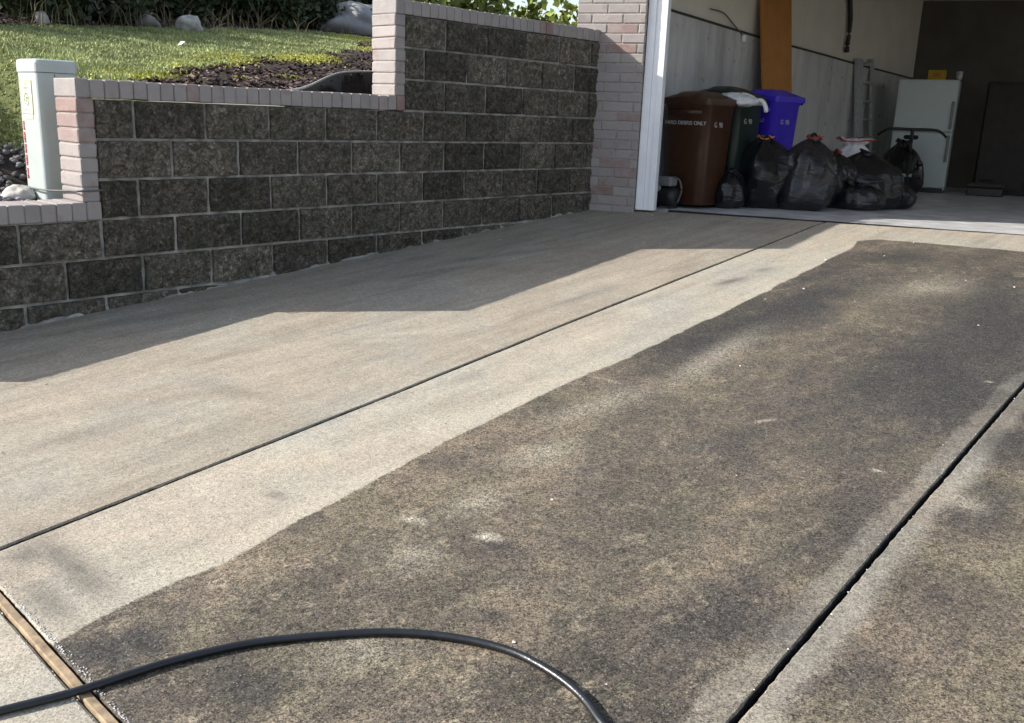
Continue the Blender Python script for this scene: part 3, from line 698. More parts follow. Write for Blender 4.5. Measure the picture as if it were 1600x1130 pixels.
# ------------------------------------------------------------------ garage contents
def fz(x, y): return FLOOR + .006 + .012 * (x - .5) / 5 + .0015
def text(word, size, mat, name, parent, loc, rot):
    cu = bpy.data.curves.new(name, 'FONT'); cu.body = word; cu.size = size; cu.align_x = 'CENTER'; cu.extrude = .0008
    tmp = bpy.data.objects.new('tmp', cu); COL.objects.link(tmp)
    me = bpy.data.meshes.new_from_object(tmp.evaluated_get(bpy.context.evaluated_depsgraph_get()))
    bpy.data.objects.remove(tmp); bpy.data.curves.remove(cu)
    me.materials.clear(); me.materials.append(mat); me.name = name
    o = bpy.data.objects.new(name, me); COL.objects.link(o); o.parent = parent; o.location = loc; o.rotation_euler = rot
    return o
def cart(loc, rz, w, d, h, mat, label, front_word, side_word, lid_tilt=0., lean=0.):
    """wheeled cart; local -Y is the street-facing side, +X the side seen on the right"""
    t = empty('wheeled_cart', loc, rz, label, 'trash cart', 'wheeled trash carts just inside the garage door')
    t.rotation_euler = (0, lean, rz)
    mb = MB(); n = 6; V = []; lv = [(.03, .80, .78), (.05, .82, .80), (h * .5, .90, .90), (h * .86, .96, .97), (h * .87, 1.0, 1.0), (h * .93, 1.02, 1.02)]
    rings = []
    for z, sx, sy_ in lv:
        r = .07; x1, y1 = w / 2 * sx, d / 2 * sy_
        for cx, cy, a0 in ((x1 - r, y1 - r, 0), (-x1 + r, y1 - r, 90), (-x1 + r, -y1 + r, 180), (x1 - r, -y1 + r, 270)):
            for i in range(n + 1):
                a = R(a0 + 90 * i / n); V.append((cx + r * math.cos(a), cy + r * math.sin(a), z))
    m = 4 * (n + 1)
    F = [(i * m + k, i * m + (k + 1) % m, (i + 1) * m + (k + 1) % m, (i + 1) * m + k) for i in range(len(lv) - 1) for k in range(m)]
    F.append(tuple(range(m - 1, -1, -1))); mb.add(V, F)
    mb.box(-w * .36, w * .36, -d * .515, -d * .49, h * .80, h * .84)          # front grip ledge
    body = mb.build('body', mat, t, smooth=True)
    for p in body.data.polygons: p.use_smooth = len(p.vertices) == 4
    mb = MB().tube([(-w * .40, d * .515, h * .93), (w * .40, d * .515, h * .93)], .016, 8); mb.build('hinge', mat, t)
    lid = MB(); nx, ny = 17, 17; ux = np.linspace(-1, 1, nx)
    U, W_ = np.meshgrid(ux, ux, indexing='ij')
    se = 1 - np.maximum(abs(U), abs(W_)) ** 8
    dome = .055 * (1 - abs(U) ** 3) * (1 - .6 * abs(W_) ** 4) * np.sqrt(np.clip(se, 0, 1)) + .012 * (abs(U) < .5)
    P = np.stack([U * w * .525, W_ * d * .53, dome], -1)
    lid.grid(P); rim_ = np.concatenate([P[:, 0], P[-1, 1:], P[::-1, -1][1:], P[0, ::-1][1:-1]]); k = len(rim_)
    lid.add(np.concatenate([rim_, rim_ - [0, 0, .05]]), [(i, (i + 1) % k, k + (i + 1) % k, k + i) for i in range(k)])
    lo_ = lid.build('lid', mat, t, smooth=True); lo_.location = (0, d * .5 * math.sin(lid_tilt) * 0, h * .935); lo_.rotation_euler = (lid_tilt, 0, 0)
    hd = MB().tube([(-w * .42, d * .56, h * .88), (-w * .42, d * .62, h * .90), (w * .42, d * .62, h * .90), (w * .42, d * .56, h * .88)], .014, 8); hd.build('handle', mat, t)
    for sx in (-1, 1):
        wh = MB().lathe([(.03, -.025), (.09, -.025), (.105, -.015), (.105, .015), (.09, .025), (.03, .025)], (sx * w * .36, d * .40, .105), 'x', 20); wh.build('wheel', M['rubber'], t)
    if front_word: text(front_word, .046, M['white_ink'], 'lettering', t, (0, -d * .5 * .953, h * .715), (R(90 - 3), 0, 0))
    if side_word:
        for wd_, off in zip(side_word.split(), (-.062, .028)): text(wd_, .062, M['white_ink'], 'lettering', t, (w * .5 * .952, -d * .06 + off, h * .70), (R(90 - 4), 0, R(90)))
    return t
cart((.44, 5.34, fz(.4, 5.4)), 0, .46, .50, 1.00, M['brown_plastic'], 'dark brown wheeled cart with white lettering, nearest the white door jamb', 'YARD DEBRIS ONLY', 'G 90')
cart((.43, 5.90, fz(.5, 5.9)), R(-2), .46, .48, 1.06, M['green_plastic'], 'dark green wheeled cart beneath a white plastic bag', 'GARBAGE', 'G 90', lid_tilt=R(-5))
cart((.55, 6.44, fz(.55, 6.4)), R(-6), .44, .46, 1.07, M['blue_plastic'], 'bright blue wheeled cart rising behind the black garbage bags', 'RECYCLE', 'G 90')

def bag(name, label, loc, rx, ry, h, seed, mat, tie=None, lean=(0, 0), neck=.16, folds=9, rz=0, flat=1.0, group='garbage bags piled on the garage floor', cat='garbage bag'):
    t = empty(name, (loc[0], loc[1], fz(loc[0], loc[1])), rz, label, cat, group)
    nu, nv = 72, 44; V = []; rg = random.Random(seed); ph = rg.uniform(0, 6)
    for j in range(nv):
        q = j / (nv - 1)
        z = h * q
        prof = float(np.interp(q, [0, .03, .10, .22, .38, .52, .64, .75, .84, .91, .955, .975, 1], [.60, .76, .90, .98, 1.0, .965, .88, .74, .55, .34, neck, neck * .8, neck * 1.25]))
        for i in range(nu):
            a = 2 * math.pi * i / nu
            pv = Vector((math.cos(a) * 1.6 + seed * 3.3, math.sin(a) * 1.6, z / max(rx, ry) * 1.1))
            crease = mn.ridged_multi_fractal(pv * 1.5, .9, 2.1, 4, .8, 2.0)
            soft = mn.noise(pv * .9)
            fold = math.cos(folds * a + ph + 2.2 * mn.noise(Vector((q * 3, a, seed)))) * (.012 + .16 * max(0, q - .5))
            rr = prof * (1 + .26 * soft + .055 * (crease - 1.2) + fold * 1.2)
            rr = max(.04, rr)
            V.append((rr * rx * math.cos(a) + lean[0] * q * q, rr * ry * math.sin(a) + lean[1] * q * q, z * flat + .10 * h * mn.noise(Vector((math.cos(a) * .9 + seed, math.sin(a) * .9, 4.))) * q * q))
    F = [(j * nu + i, j * nu + (i + 1) % nu, (j + 1) * nu + (i + 1) % nu, (j + 1) * nu + i) for j in range(nv - 1) for i in range(nu)]
    F.append(tuple(range(nu - 1, -1, -1))); F.append(tuple((nv - 1) * nu + i for i in range(nu)))
    MB().add(V, F).build('bag_body', mat, t, smooth=True)
    if tie:
        mb = MB(); zc = h * .975
        pts = [(lean[0] + neck * rx * 1.25 * math.cos(a) * (1 + .2 * math.sin(3 * a)), lean[1] + neck * ry * 1.25 * math.sin(a), zc + .012 * math.sin(2 * a + 1)) for a in np.linspace(0, 6.28, 26)]
        mb.tube(pts, .007, 6)
        for s_ in (-1, 1):
            mb.tube(spline([(lean[0] + .02, lean[1], zc), (lean[0] + s_ * .05, lean[1] - .03, zc + .02), (lean[0] + s_ * .07, lean[1] - .02, zc + .0), (lean[0] + s_ * .05, lean[1] + .01, zc + .01)], 6), .007, 6)
        mb.build('drawstring', tie, t, smooth=True)
    return t
bag('garbage_bag', 'dark garbage bag with orange drawstring, against the blue cart', (.78, 5.97), .31, .28, .64, 2, M['black_bag'], M['orange_tie'], folds=8)
bag('garbage_bag', 'tall smoky black garbage bag with red tie, in front of the blue cart', (1.09, 6.12), .31, .28, .66, 5, M['grey_bag'], M['red_tie'], lean=(.07, .05), folds=11)
bag('garbage_bag', 'low dark garbage bag squashed between green cart and taller bags', (.66, 5.58), .17, .20, .34, 9, M['black_bag'], None, folds=7)
bag('garbage_bag', 'small black garbage bag with red drawstring, in the middle of the pile', (1.16, 6.66), .24, .22, .52, 12, M['black_bag'], M['red_tie'], folds=8)
bag('garbage_bag', 'rounded black garbage bag slumped highest on the right of the pile', (1.38, 6.98), .38, .30, .52, 15, M['black_bag'], None, folds=7, lean=(-.04, .0))
bag('garbage_bag', 'flat creased black garbage bag with bluish sheen at the front of the pile', (1.40, 6.66), .27, .20, .25, 19, M['grey_bag'], None, folds=9, neck=.5)
bag('garbage_bag', 'low dark garbage bag at the right end of the pile', (1.56, 7.16), .22, .19, .26, 23, M['black_bag'], None, neck=.4)
bag('garbage_bag', 'black garbage bag behind the bicycle by the fridge', (.85, 9.35), .25, .25, .62, 27, M['black_bag'], None, neck=.3)
bag('garbage_bag', 'white kitchen garbage bag with red ties between black bags', (1.10, 7.24), .26, .20, .64, 31, M['white_bag'], M['red_tie'], neck=.55, folds=10)
# white bag on the green cart
wb = MB(); nu, nv = 40, 14; rgs = random.Random(4)
P = np.zeros((nu, nv, 3))
for i in range(nu):
    for j in range(nv):
        a = 2 * math.pi * i / nu; q = j / (nv - 1) * math.pi
        n_ = mn.noise(Vector((math.cos(a) * 2, math.sin(a) * 2, q * 2))) ; n2 = mn.noise(Vector((math.cos(a) * 5, math.sin(a) * 5, q * 5)))
        r = 1 + .28 * n_ + .16 * n2
        P[i, j] = (.19 * r * math.sin(q) * math.cos(a), .13 * r * math.sin(q) * math.sin(a), .055 * r * -math.cos(q) + .05)
wb.grid(np.concatenate([P, P[:1]], 0))
wb.tube(spline([(.15, -.02, .06), (.20, -.05, .07), (.24, -.06, .03), (.26, -.07, -.02)], 5), [.02] * 15 + [.012], 7)
o = wb.build('plastic_bag', M['white_bag'], smooth=True); o.location = (.64, 5.66, fz(.5, 5.7) + .90); o.rotation_euler = (R(8), R(6), R(18))
tag(o, 'crumpled white plastic bag lying on the green cart lid', 'plastic bag')

# orange board leaning on the wall
t = MB(); a, b_, c_, d2 = on_plane(1190, 22, (1, 0, 0), .16), on_plane(1237, 24, (1, 0, 0), .16), on_plane(1237, 165, (1, 0, 0), .30), on_plane(1193, 165, (1, 0, 0), .30)
def ext(p, q, k): return q + (p - q) * k
a, d2 = ext(a, d2, 1.25), ext(d2, a, 1.65); b_, c_ = ext(b_, c_, 1.25), ext(c_, b_, 1.65)
for p in (c_, d2): pass
nrm = np.cross(b_ - a, d2 - a); nrm /= np.linalg.norm(nrm); nrm = nrm * (1 if nrm[0] > 0 else -1) * .02
t.add([a, b_, c_, d2, a - nrm, b_ - nrm, c_ - nrm, d2 - nrm], [(0, 1, 2, 3), (4, 7, 6, 5), (0, 4, 5, 1), (1, 5, 6, 2), (2, 6, 7, 3), (3, 7, 4, 0)])
tag(t.build('wooden_board', M['plywood']), 'tall orange wooden board leaning against the wall behind the blue cart', 'board')
# ladder
lad = empty('ladder', (.25, 9.75, FLOOR), 0, 'dull aluminium extension ladder standing against the concrete wall', 'ladder')
def lobj(mb, name, mat): o = mb.build(name, mat, lad); o.location = (-.25, -9.75, -FLOOR); return o
l0, l1 = on_plane(1342, 92, (1, 0, 0), .13), on_plane(1341, 232, (1, 0, 0), .22)
l2, l3 = on_plane(1363, 92, (1, 0, 0), .13), on_plane(1361, 240, (1, 0, 0), .22)
l1, l3 = ext(l1, l0, 1.58), ext(l3, l2, 1.50)
def bar(p, q, w1, w2):
    t_ = (q - p) / np.linalg.norm(q - p); s_ = np.array([0, 1, 0]) - t_ * t_[1]; s_ /= np.linalg.norm(s_); n_ = np.cross(t_, s_)
    V = [p + s_ * a * w1 + n_ * b * w2 for a, b in ((-1, -1), (1, -1), (1, 1), (-1, 1))] + [q + s_ * a * w1 + n_ * b * w2 for a, b in ((-1, -1), (1, -1), (1, 1), (-1, 1))]
    return V, [(0, 1, 2, 3), (4, 7, 6, 5), (0, 4, 5, 1), (1, 5, 6, 2), (2, 6, 7, 3), (3, 7, 4, 0)]
lobj(MB().add(*bar(l0, l1, .085, .02)), 'rail', M['alu']); lobj(MB().add(*bar(l2, l3, .035, .015)), 'rail', M['alu'])
for k in range(8):
    f = .04 + k * .128; lobj(MB().tube([l0 + (l1 - l0) * f, l2 + (l3 - l2) * f], .016, 8), 'rung', M['alu'])
# hanging strap and wall cord
q = [on_plane(u, v, (1, 0, 0), .12) for u, v in ((1327, -30), (1329, 22), (1327, 50), (1324, 70), (1323, 82))]
tag(MB().tube(spline(q, 4), [.03] * 6 + [.027] * 6 + [.03] * 5, 8).build('hanging_strap', M['black_metal'], smooth=True), 'black strap hanging high on the garage wall above the ladder', 'strap')
q = [on_plane(u, v, (1, 0, 0), .11) for u, v in ((1110, 14), (1130, 20), (1143, 34), (1156, 50), (1164, 58))]
cd = empty('wall_cord', tuple(q[-1]), 0, 'thin dark cord drooping to a white plug above the concrete wall', 'cord')
o = MB().tube(spline(q, 5), .006, 6).build('cord', M['cable'], cd); o.location = tuple(-x for x in q[-1])
o = MB().rbox(-.012, .012, -.03, .03, -.05, .015, .008).build('plug', M['white_paint'], cd); o.location = (0.01, -.04, 0)
# pump by the jamb
pm = empty('air_compressor', (.36, 4.98, fz(.3, 5)), 0, 'small dark air compressor with grey top, tucked beside the white jamb', 'compressor')
MB().lathe([(.04, -.13), (.075, -.12), (.085, -.08), (.085, .08), (.075, .12), (.04, .13)], (0, 0, .10), 'x', 18).build('tank', M['black_metal'], pm, smooth=True)
mb = MB(); mb.rbox(-.09, .09, -.06, .06, .19, .27, .015); mb.build('motor_housing', M['grey_plastic'], pm)
mb = MB(); mb.tube(spline([(.08, 0, .27), (.14, .0, .25), (.17, 0, .16), (.14, 0, .06)], 6), .008, 7); mb.build('air_line', M['cable'], pm)
mb = MB().lathe([(.02, -.01), (.03, -.008), (.03, .008), (.02, .01)], (-.03, -.07, .17), 'y', 12); mb.build('gauge', M['alu'], pm)
for sx in (-1, 1): MB().rbox(sx * .09 - .012, sx * .09 + .012, -.06, .06, 0, .03, .005).build('foot', M['rubber'], pm)
# fridge, its toppers, cabinet
fr = empty('refrigerator', (.78, 10.12, FLOOR + .01), R(14), 'white top-freezer refrigerator in the back corner of the garage', 'refrigerator')
mb = MB(); mb.rbox(-.33, .345, .06, .62, .03, 1.355, .012); mb.build('cabinet', M['fridge'], fr)
mb = MB(); mb.rbox(-.335, .35, 0, .055, .74, 1.352, .015); fd_ = mb.build('freezer_door', M['fridge'], fr)
mb = MB(); mb.rbox(-.335, .35, 0, .055, .06, .725, .015); rd_ = mb.build('lower_door', M['fridge'], fr)
MB().rbox(.30, .335, -.035, .0, .77, 1.10, .008).build('handle', M['grey_plastic'], fd_); MB().rbox(.30, .335, -.035, .0, .38, .70, .008).build('handle', M['grey_plastic'], rd_)
MB().box(-.32, .33, .05, .10, .0, .055).build('kick_plate', M['black_metal'], fr)
yb = empty('yellow_box', (.80, 10.35, FLOOR + 1.367), R(10), 'small yellow box sitting on top of the refrigerator', 'box')
mb = MB(); mb.rbox(-.10, .10, -.05, .05, 0, .115, .006); mb.build('carton', M['yellow_box'], yb); MB().box(-.04, .05, -.0525, -.0505, .03, .08).build('label_patch', M['plywood'], yb)
tag(MB().lathe([(.03, 0), (.035, .02), (.04, .10), (.03, .105)], (1.04, 10.42, FLOOR + 1.366), 'z', 14).build('cup', M['alu'], smooth=True), 'small pale cup on the right end of the refrigerator top', 'cup')
cb = empty('storage_cabinet', (1.85, 10.85, fz(1.9, 10.8)), R(17), 'tall dark wooden cabinet against the back wall right of the refrigerator', 'cabinet')
MB().rbox(-.55, .55, .02, .5, .0, 1.36, .008).build('carcass', M['dark_wood_and_shade'], cb)
for s_ in (-1, 1):
    dr = MB().rbox(s_ * .274 - .27, s_ * .274 + .27, -.004, .018, .06, 1.33, .006).build('door', M['dark_wood_and_shade'], cb)
    MB().rbox(s_ * .03 - .008, s_ * .03 + .008, -.03, -.005, .62, .74, .004).build('handle', M['black_metal'], dr)
bx = empty('toolbox', (1.55, 10.38, fz(1.5, 10.4)), R(10), 'low black toolbox on the floor before the dark cabinet', 'toolbox')
MB().rbox(-.20, .20, -.1, .1, 0, .10, .012).build('base', M['black_metal'], bx); MB().rbox(-.20, .20, -.1, .1, .103, .15, .015).build('lid', M['dark_trim'], bx)
MB().tube([(-.08, 0, .15), (-.08, 0, .19), (.08, 0, .19), (.08, 0, .15)], .010, 7).build('handle', M['black_metal'], bx)
# bicycle seen end-on
bk = empty('bicycle', (.98, 9.2, fz(1, 9.2)), R(20), 'small black bicycle with wide handlebar parked in front of the refrigerator', 'bicycle')
def ring(c, r, rt, n=28):
    return MB().tube([(c[0], c[1] + r * math.cos(a), c[2] + r * math.sin(a)) for a in np.linspace(0, 2 * math.pi, n)], rt, 8)
for yy in (-.38, .38):
    wh = ring((0, yy, .25), .225, .025).build('wheel', M['rubber'], bk, smooth=True)
    sp_ = MB().lathe([(.02, -.05), (.02, .05)], (0, yy, .25), 'x', 10)
    for k in range(12):
        a = math.pi * 2 * k / 12; sp_.tube([(0, yy, .25), (0, yy + .21 * math.cos(a), .25 + .21 * math.sin(a))], .002, 5)
    sp_.build('spokes', M['alu'], wh)
fk = MB(); 
for sx in (-1, 1): fk.tube([(sx * .04, -.38, .25), (sx * .035, -.30, .50)], .012, 8); fk.tube([(sx * .05, .38, .25), (sx * .03, .05, .24)], .010, 8); fk.tube([(sx * .05, .38, .25), (sx * .02, .14, .56)], .009, 8)
fk.tube([(0, -.30, .50), (0, -.25, .66)], .018, 9); fk.tube([(0, -.29, .55), (0, .03, .25)], .017, 9); fk.tube([(0, -.27, .60), (0, .13, .52)], .015, 9); fk.tube([(0, .03, .25), (0, .16, .64)], .015, 9)
fk.build('frame', M['black_metal'], bk, smooth=True)
MB().tube(spline([(-.36, -.16, .68), (-.30, -.21, .73), (-.22, -.25, .755), (0, -.26, .755), (.22, -.25, .755), (.30, -.21, .73), (.36, -.16, .68)], 5), .015, 8).build('handlebar', M['black_metal'], bk, smooth=True)
MB().tube([(0, -.25, .64), (0, -.26, .76)], .02, 9).build('stem', M['black_metal'], bk)
sd = MB().rbox(-.08, .08, .06, .28, .64, .69, .03); sd.build('saddle', M['rubber'], bk)
ck = MB().lathe([(.01, -.06), (.07, -.055), (.07, -.05), (.01, -.045)], (.11, .03, .25), 'x', 16); ck.tube([(.06, .03, .25), (.07, .10, .36)], .01, 7); ck.tube([(-.06, .03, .25), (-.07, -.04, .14)], .01, 7); ck.build('crank', M['black_metal'], bk)
MB().rbox(.07, .17, .07, .13, .35, .375, .006).build('pedal', M['rubber'], bk); MB().rbox(-.17, -.07, -.07, -.01, .13, .155, .006).build('pedal', M['rubber'], bk)

# ------------------------------------------------------------------ planting behind the wall
rng = random.Random(33)
# galvanised edging round the sunken bed
ep = spline([(-.24, 1.45, 1.18), (-.74, 1.98, 1.225), (-1.9, 3.2, 1.385), (-2.3, 3.9, 1.44), (-2.6, 4.6, 1.48)], 8)
edg = empty('garden_edging', tuple(ep[8]), 0, 'curved garden edging with shade-darkened board and pale metal top rail, beside the tall brick pier', 'garden edging')
e_ = MB(); e_.grid(np.array([[(p[0] - .012, p[1] - .012, p[2] - .45), (p[0] - .012, p[1] - .012, p[2]), (p[0] + .012, p[1] + .012, p[2]), (p[0] + .012, p[1] + .012, p[2] - .45)] for p in ep]))
o = e_.build('board', M['dark_wood_and_shade'], edg); o.location = tuple(-x for x in ep[8])  # shade of the inner face is put into the board's colour
o = MB().tube([p + np.array([0, 0, .006]) for p in ep], .009, 8).build('top_rail', M['edging'], edg, smooth=True); o.location = tuple(-x for x in ep[8])
# grass blades
g = MB(); V = []; F = []; T = []
cnt = 0
rs = np.random.RandomState(3)
while cnt < 90000:
    n = 40000; px_ = -rs.uniform(.3, 10, n) ; py_ = rs.uniform(-3, 11, n)
    dist = np.hypot(px_ - CAM[0], py_ - CAM[1]); keep = (rs.rand(n) < np.clip((7.0 / dist) ** 2, 0, 1)) & lawn_mask(px_, py_)
    px_, py_ = px_[keep], py_[keep]; m = len(px_); 
    if cnt + m > 90000: px_, py_ = px_[:90000 - cnt], py_[:90000 - cnt]; m = len(px_)
    pz = terr(px_, py_); a = rs.uniform(0, 6.28, m); h = rs.uniform(.012, .030, m) * (.7 + .6 * fbm(px_ * 4, py_ * 4, 61)); wd = rs.uniform(.002, .0045, m) * (1 + np.hypot(px_ - CAM[0], py_ - CAM[1]) / 10)
    lx, ly = rs.normal(0, .014, m), rs.normal(0, .014, m)
    v0 = np.stack([px_ - wd * np.cos(a), py_ - wd * np.sin(a), pz - .003], -1); v1 = np.stack([px_ + wd * np.cos(a), py_ + wd * np.sin(a), pz - .003], -1); v2 = np.stack([px_ + lx, py_ + ly, pz + h], -1)
    V.append(np.stack([v0, v1, v2], 1).reshape(-1, 3)); T.append(np.repeat(np.clip(.25 + .6 * fbm(px_ * 2.2, py_ * 2.2, 62) + rs.normal(0, .2, m), 0, 1.2), 3)); cnt += m
V = np.concatenate(V); T = np.concatenate(T)
g.add(V, [(3 * i, 3 * i + 1, 3 * i + 2) for i in range(len(V) // 3)], T)
tag(g.build('grass', M['grass'], fix=False), 'short green lawn grass on the slope behind the wall', 'grass', kind='stuff')
# bark chips and moss tufts
ch = MB(); mo_ = MB()
n = 90000; px_ = -rs.uniform(.24, 9, n); py_ = rs.uniform(-.9, 9, n)
dist = np.hypot(px_ - CAM[0], py_ - CAM[1]); keep = ~lawn_mask(px_, py_) & (rs.rand(n) < np.clip((6 / dist) ** 2, 0, 1)) & ((py_ < 4.2) | (px_ < -.5)) & ((py_ > .35) | (px_ < -1.4)) & (moss_mask(px_, py_) < .30 + .3 * rs.rand(n))
V = []; T = []
for x, y in zip(px_[keep], py_[keep]):
    z = float(terr(x, y)); L = rng.uniform(.008, .028); a = rng.uniform(0, 6.28); t_ = rng.uniform(-.5, .5); w_ = L * rng.uniform(.25, .6)
    ca, sa = math.cos(a), math.sin(a); tz = L * math.sin(t_)
    V += [(x - ca * L - sa * w_, y - sa * L + ca * w_, z + .004 - tz), (x + ca * L - sa * w_, y + sa * L + ca * w_, z + .004 + tz), (x + ca * L + sa * w_, y + sa * L - ca * w_, z + .008 + tz + rng.uniform(-.008, .008)), (x - ca * L + sa * w_, y - sa * L - ca * w_, z + .008 - tz + rng.uniform(-.008, .008))]
    T += [rng.random() ** 1.6 * 1.3 + (1.2 if rng.random() < .05 else 0)] * 4
ch.add(V, [(4 * i, 4 * i + 1, 4 * i + 2, 4 * i + 3) for i in range(len(V) // 4)], np.array(T))
tag(ch.build('bark_mulch', M['chips'], fix=False), 'dark brown bark mulch strewn between lawn and block wall', 'mulch', kind='stuff')
n = 220000; px_ = -rs.uniform(.3, 10, n); py_ = rs.uniform(.2, 11, n); mk = moss_mask(px_, py_); keep = rs.rand(n) < mk * 1.6
V = []; T = []
for x, y in zip(px_[keep], py_[keep]):
    z = float(terr(x, y))
    x += rng.gauss(0, .01); y += rng.gauss(0, .01)
    for k in range(4):
        a = rng.uniform(0, 6.28); r = rng.uniform(.007, .016); h = rng.uniform(.006, .020)
        V += [(x + r * math.cos(a), y + r * math.sin(a), z), (x + r * math.cos(a + 2), y + r * math.sin(a + 2), z), (x + rng.uniform(-.008, .008), y + rng.uniform(-.008, .008), z + h)]; T += [rng.random()] * 3
mo_.add(V, [(3 * i, 3 * i + 1, 3 * i + 2) for i in range(len(V) // 3)], np.array(T))
tag(mo_.build('moss', M['moss'], fix=False), 'bright yellow-green moss patches along the ragged lower edge of the lawn', 'moss', kind='stuff')

def blobrock(mb, c, r, seed, sub=14, tint=.5, flat=.7, sx=1, sy=1):
    V = []
    for j in range(sub + 1):
        q = math.pi * j / sub
        for i in range(sub * 2):
            a = math.pi * i / sub; d = Vector((math.sin(q) * math.cos(a), math.sin(q) * math.sin(a), math.cos(q)))
            k = 1 + .35 * mn.noise(d * 1.3 + Vector((seed * 7.1, 0, 0))) + .12 * mn.noise(d * 3.5 + Vector((seed, 3, 0)))
            V.append((c[0] + r * k * d.x * sx, c[1] + r * k * d.y * sy, c[2] + r * k * d.z * flat))
    m = sub * 2
    mb.add(V, [(j * m + i, j * m + (i + 1) % m, (j + 1) * m + (i + 1) % m, (j + 1) * m + i) for j in range(sub) for i in range(m)], tint)
# river rocks on the low slope
rr = MB()
for i in range(1700):
    x, y = -rng.uniform(.24, 1.25), rng.uniform(-2.2, .38)
    if abs(x + .555) < .16 and -.02 < y < .26: continue
    blobrock(rr, (x, y, float(terr(x, y)) + .008), rng.uniform(.010, .028), i, 5, rng.random(), .7, rng.uniform(.8, 1.4), 1)
tag(rr.build('river_rocks', M['river_rock'], smooth=True, fix=False), 'grey river rocks banked around the utility pedestal', 'river rocks', kind='stuff')
p = on_plane(30, 300, (0, 1, 0), -.06); mb = MB(); blobrock(mb, (p[0] - .02, p[1], p[2] - .03), .085, 41, 14, .95, .75, 1.2, 1)
tag(mb.build('boulder', M['rock'], smooth=True), 'rounded pale boulder at the foot of the utility pedestal', 'boulder')
def edge_rock(u, v, r, seed, label, mat='rock', sx=1., sy=1., flat=.9, tint=.6):
    P_ = on_terr(u, v); mb = MB(); blobrock(mb, (P_[0], P_[1], P_[2] + r * .25), r, seed, 16, tint, flat, sx, sy)
    tag(mb.build('boulder', M[mat], smooth=True), label, 'boulder')
edge_rock(66, 38, .075, 2, 'small pale upright boulder at the left of the lawn edge', flat=1.5, tint=.9)
edge_rock(232, 43, .13, 4, 'round dark grey boulder at the lawn edge before the shrubs', tint=.25)
edge_rock(296, 47, .145, 6, 'leaning tan boulder at the lawn edge right of the round one', flat=.95, sx=1.2, tint=.9)
P_ = on_terr(558, 52); mb = MB(); blobrock(mb, (P_[0] - .1, P_[1] + .2, P_[2] + .15), .62, 8, 18, .6, .55, 1.0, 1.2)
tag(mb.build('boulder', M['slab_rock'], smooth=True), 'large pale grey boulder behind the tall brick pier', 'boulder')
pp = on_terr(277, 73); mb = MB(); mb.add([(0, 0, .01), (.06, .01, .02), (.07, .05, .05), (.01, .05, .03), (.03, .03, .055)], [(0, 1, 4), (1, 2, 4), (2, 3, 4), (3, 0, 4)])
o = mb.build('paper_scrap', M['paper'], fix=False); o.location = tuple(pp); o.scale = (1.0, 1.0, 1.0); tag(o, 'small white paper scrap lying on the lawn', 'litter')

def shrub(name, label, loc, rx, ry, rz_, n, leaf, mat, seed, group=None, stems=8, up=.3, cat='shrub'):
    t = empty(name, loc, 0, label, cat, group); rg = np.random.RandomState(seed)
    lumps = [(rg.uniform(-.75, .75) * rx, rg.uniform(-.75, .75) * ry, rg.uniform(.25, .8) * rz_, rg.uniform(.28, .5)) for _ in range(11)]
    V = []; T = []
    for i in range(n):
        lx, ly, lz, lr = lumps[rg.randint(len(lumps))]
        d = rg.normal(size=3); d /= np.linalg.norm(d); k = rg.rand() ** .45
        p = np.array([lx + d[0] * k * lr * rx, ly + d[1] * k * lr * ry, max(.01, lz + d[2] * k * lr * rz_)])
        a = rg.normal(size=3); a[2] += up; a /= np.linalg.norm(a); b = np.cross(a, rg.normal(size=3)); b /= np.linalg.norm(b)
        s = leaf * rg.uniform(.6, 1.4); w_ = s * .38
        V += [p, p + a * s * .5 + b * w_, p + a * s, p + a * s * .5 - b * w_]
        T += [np.clip(.2 + .6 * k * rg.rand() + .3 * rg.rand(), 0, 1.3)] * 4
    mb = MB(); mb.add(np.array(V), [(4 * i, 4 * i + 1, 4 * i + 2, 4 * i + 3) for i in range(n)], np.array(T)); mb.build('foliage', mat, t, fix=False)
    mb = MB()
    for i in range(stems):
        lx, ly, lz, lr = lumps[i % len(lumps)]; mb.tube([(lx * .15, ly * .15, -.05), (lx * .6, ly * .6, lz * .5), (lx, ly, lz)], [.018, .012, .006], 6)
    mb.build('stems', M['dry_stem'], t)
    return t
edge = [on_terr(u, v) for u, v in ((-60, 36), (30, 36), (110, 36), (180, 36), (262, 38), (335, 40), (390, 42), (450, 44), (505, 46), (545, 47))]
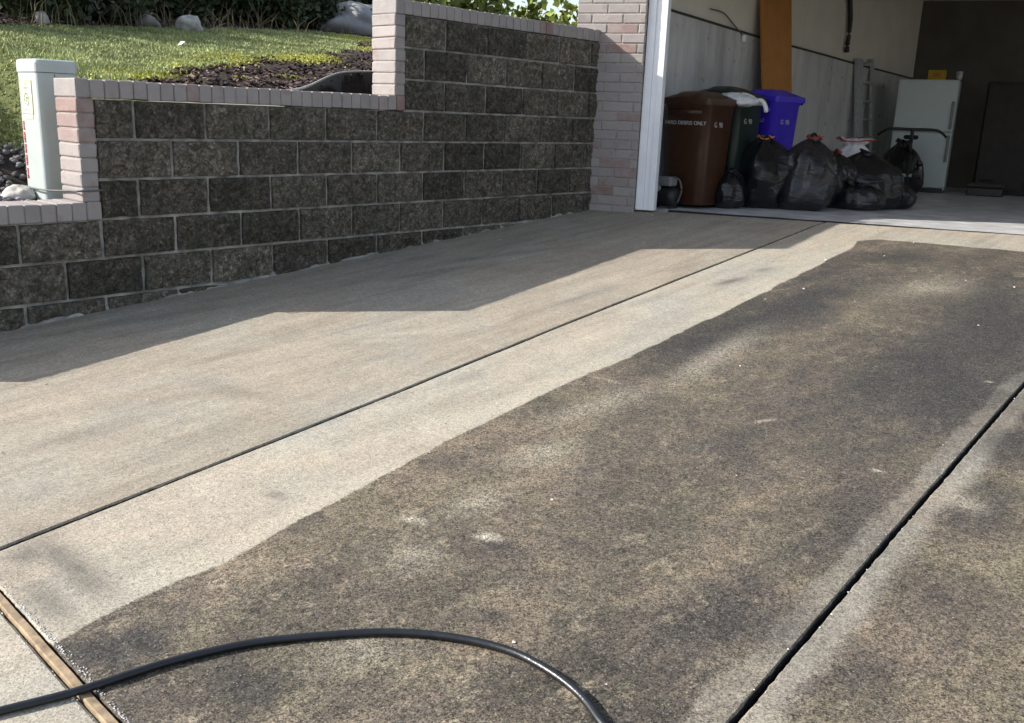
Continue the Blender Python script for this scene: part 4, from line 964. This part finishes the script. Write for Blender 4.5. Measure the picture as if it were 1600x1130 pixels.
for i, p in enumerate(edge):
    d = np.array([p[0] - CAM[0], p[1] - CAM[1]]); d /= np.linalg.norm(d)
    q = np.array([p[0], p[1]]) + d * (.45 + .15 * (i % 3))
    sz = .55 + .12 * ((i * 7) % 4)
    where = ['far left corner behind the pedestal', 'above the small upright boulder', 'between the small boulder and the round one', 'just left of the round dark boulder', 'between the round and the tan boulders', 'just right of the tan boulder', 'third from the right in the hedge row', 'second from the right in the hedge row', 'touching the large pale boulder', 'directly behind the large pale boulder'][i]
    shrub('evergreen_shrub', 'dark evergreen shrub ' + where, (q[0], q[1], float(terr(q[0], q[1]))), sz * 1.05, sz, sz * .95, 3000, .085, M['dark_leaf'], 100 + i, 'dark shrubs along the top of the lawn')
for i in range(7):
    p = edge[min(9, i + 1)]; d = np.array([p[0] - CAM[0], p[1] - CAM[1]]); d /= np.linalg.norm(d); q = np.array([p[0], p[1]]) + d * 2.3
    shrub('evergreen_shrub', 'taller dark shrub in the row behind the lawn-edge shrubs', (q[0], q[1], float(terr(q[0], q[1]))), 1.0, .9, 1.25, 2600, .12, M['dark_leaf'], 200 + i, 'taller shrubs of the back row')
# dry grass stalks at the lawn's far edge
ds = MB()
for i in range(160):
    P_ = on_terr(rng.uniform(320, 585), rng.uniform(44, 56)) if i < 90 else on_terr(rng.uniform(30, 330), rng.uniform(38, 45))
    h = rng.uniform(.12, .40); l = (rng.gauss(0, .12), rng.gauss(0, .12))
    ds.tube([P_, P_ + np.array([l[0] * .3, l[1] * .3, h * .6]), P_ + np.array([l[0], l[1], h])], [.004, .003, .001], 4, rng.random())
tag(ds.build('dry_grass', M['dry_stem'], fix=False), 'dry straw-coloured stalks along the top edge of the lawn', 'dry grass', kind='stuff')
for i, (u, lab) in enumerate(((645, 'bright green shrub over the tall wall cap, nearest the tall brick pier'), (705, 'bright green shrub over the tall wall cap, second from the tall brick pier'), (765, 'bright green shrub over the tall wall cap, third from the tall brick pier'), (825, 'bright green shrub over the tall wall cap, second from the garage corner'), (880, 'bright green shrub behind the tall wall cap, beside the garage corner'))):
    p = on_plane(u, 28, (1, 0, 0), -.80)
    shrub('leafy_shrub', lab, (p[0], p[1], 1.45 if i > 2 else 1.42), .38, .32, (.95, .85, .75, .60, .52)[i], 1100, .065, M['leaf'], 300 + i, 'green shrubs behind the tall wall')
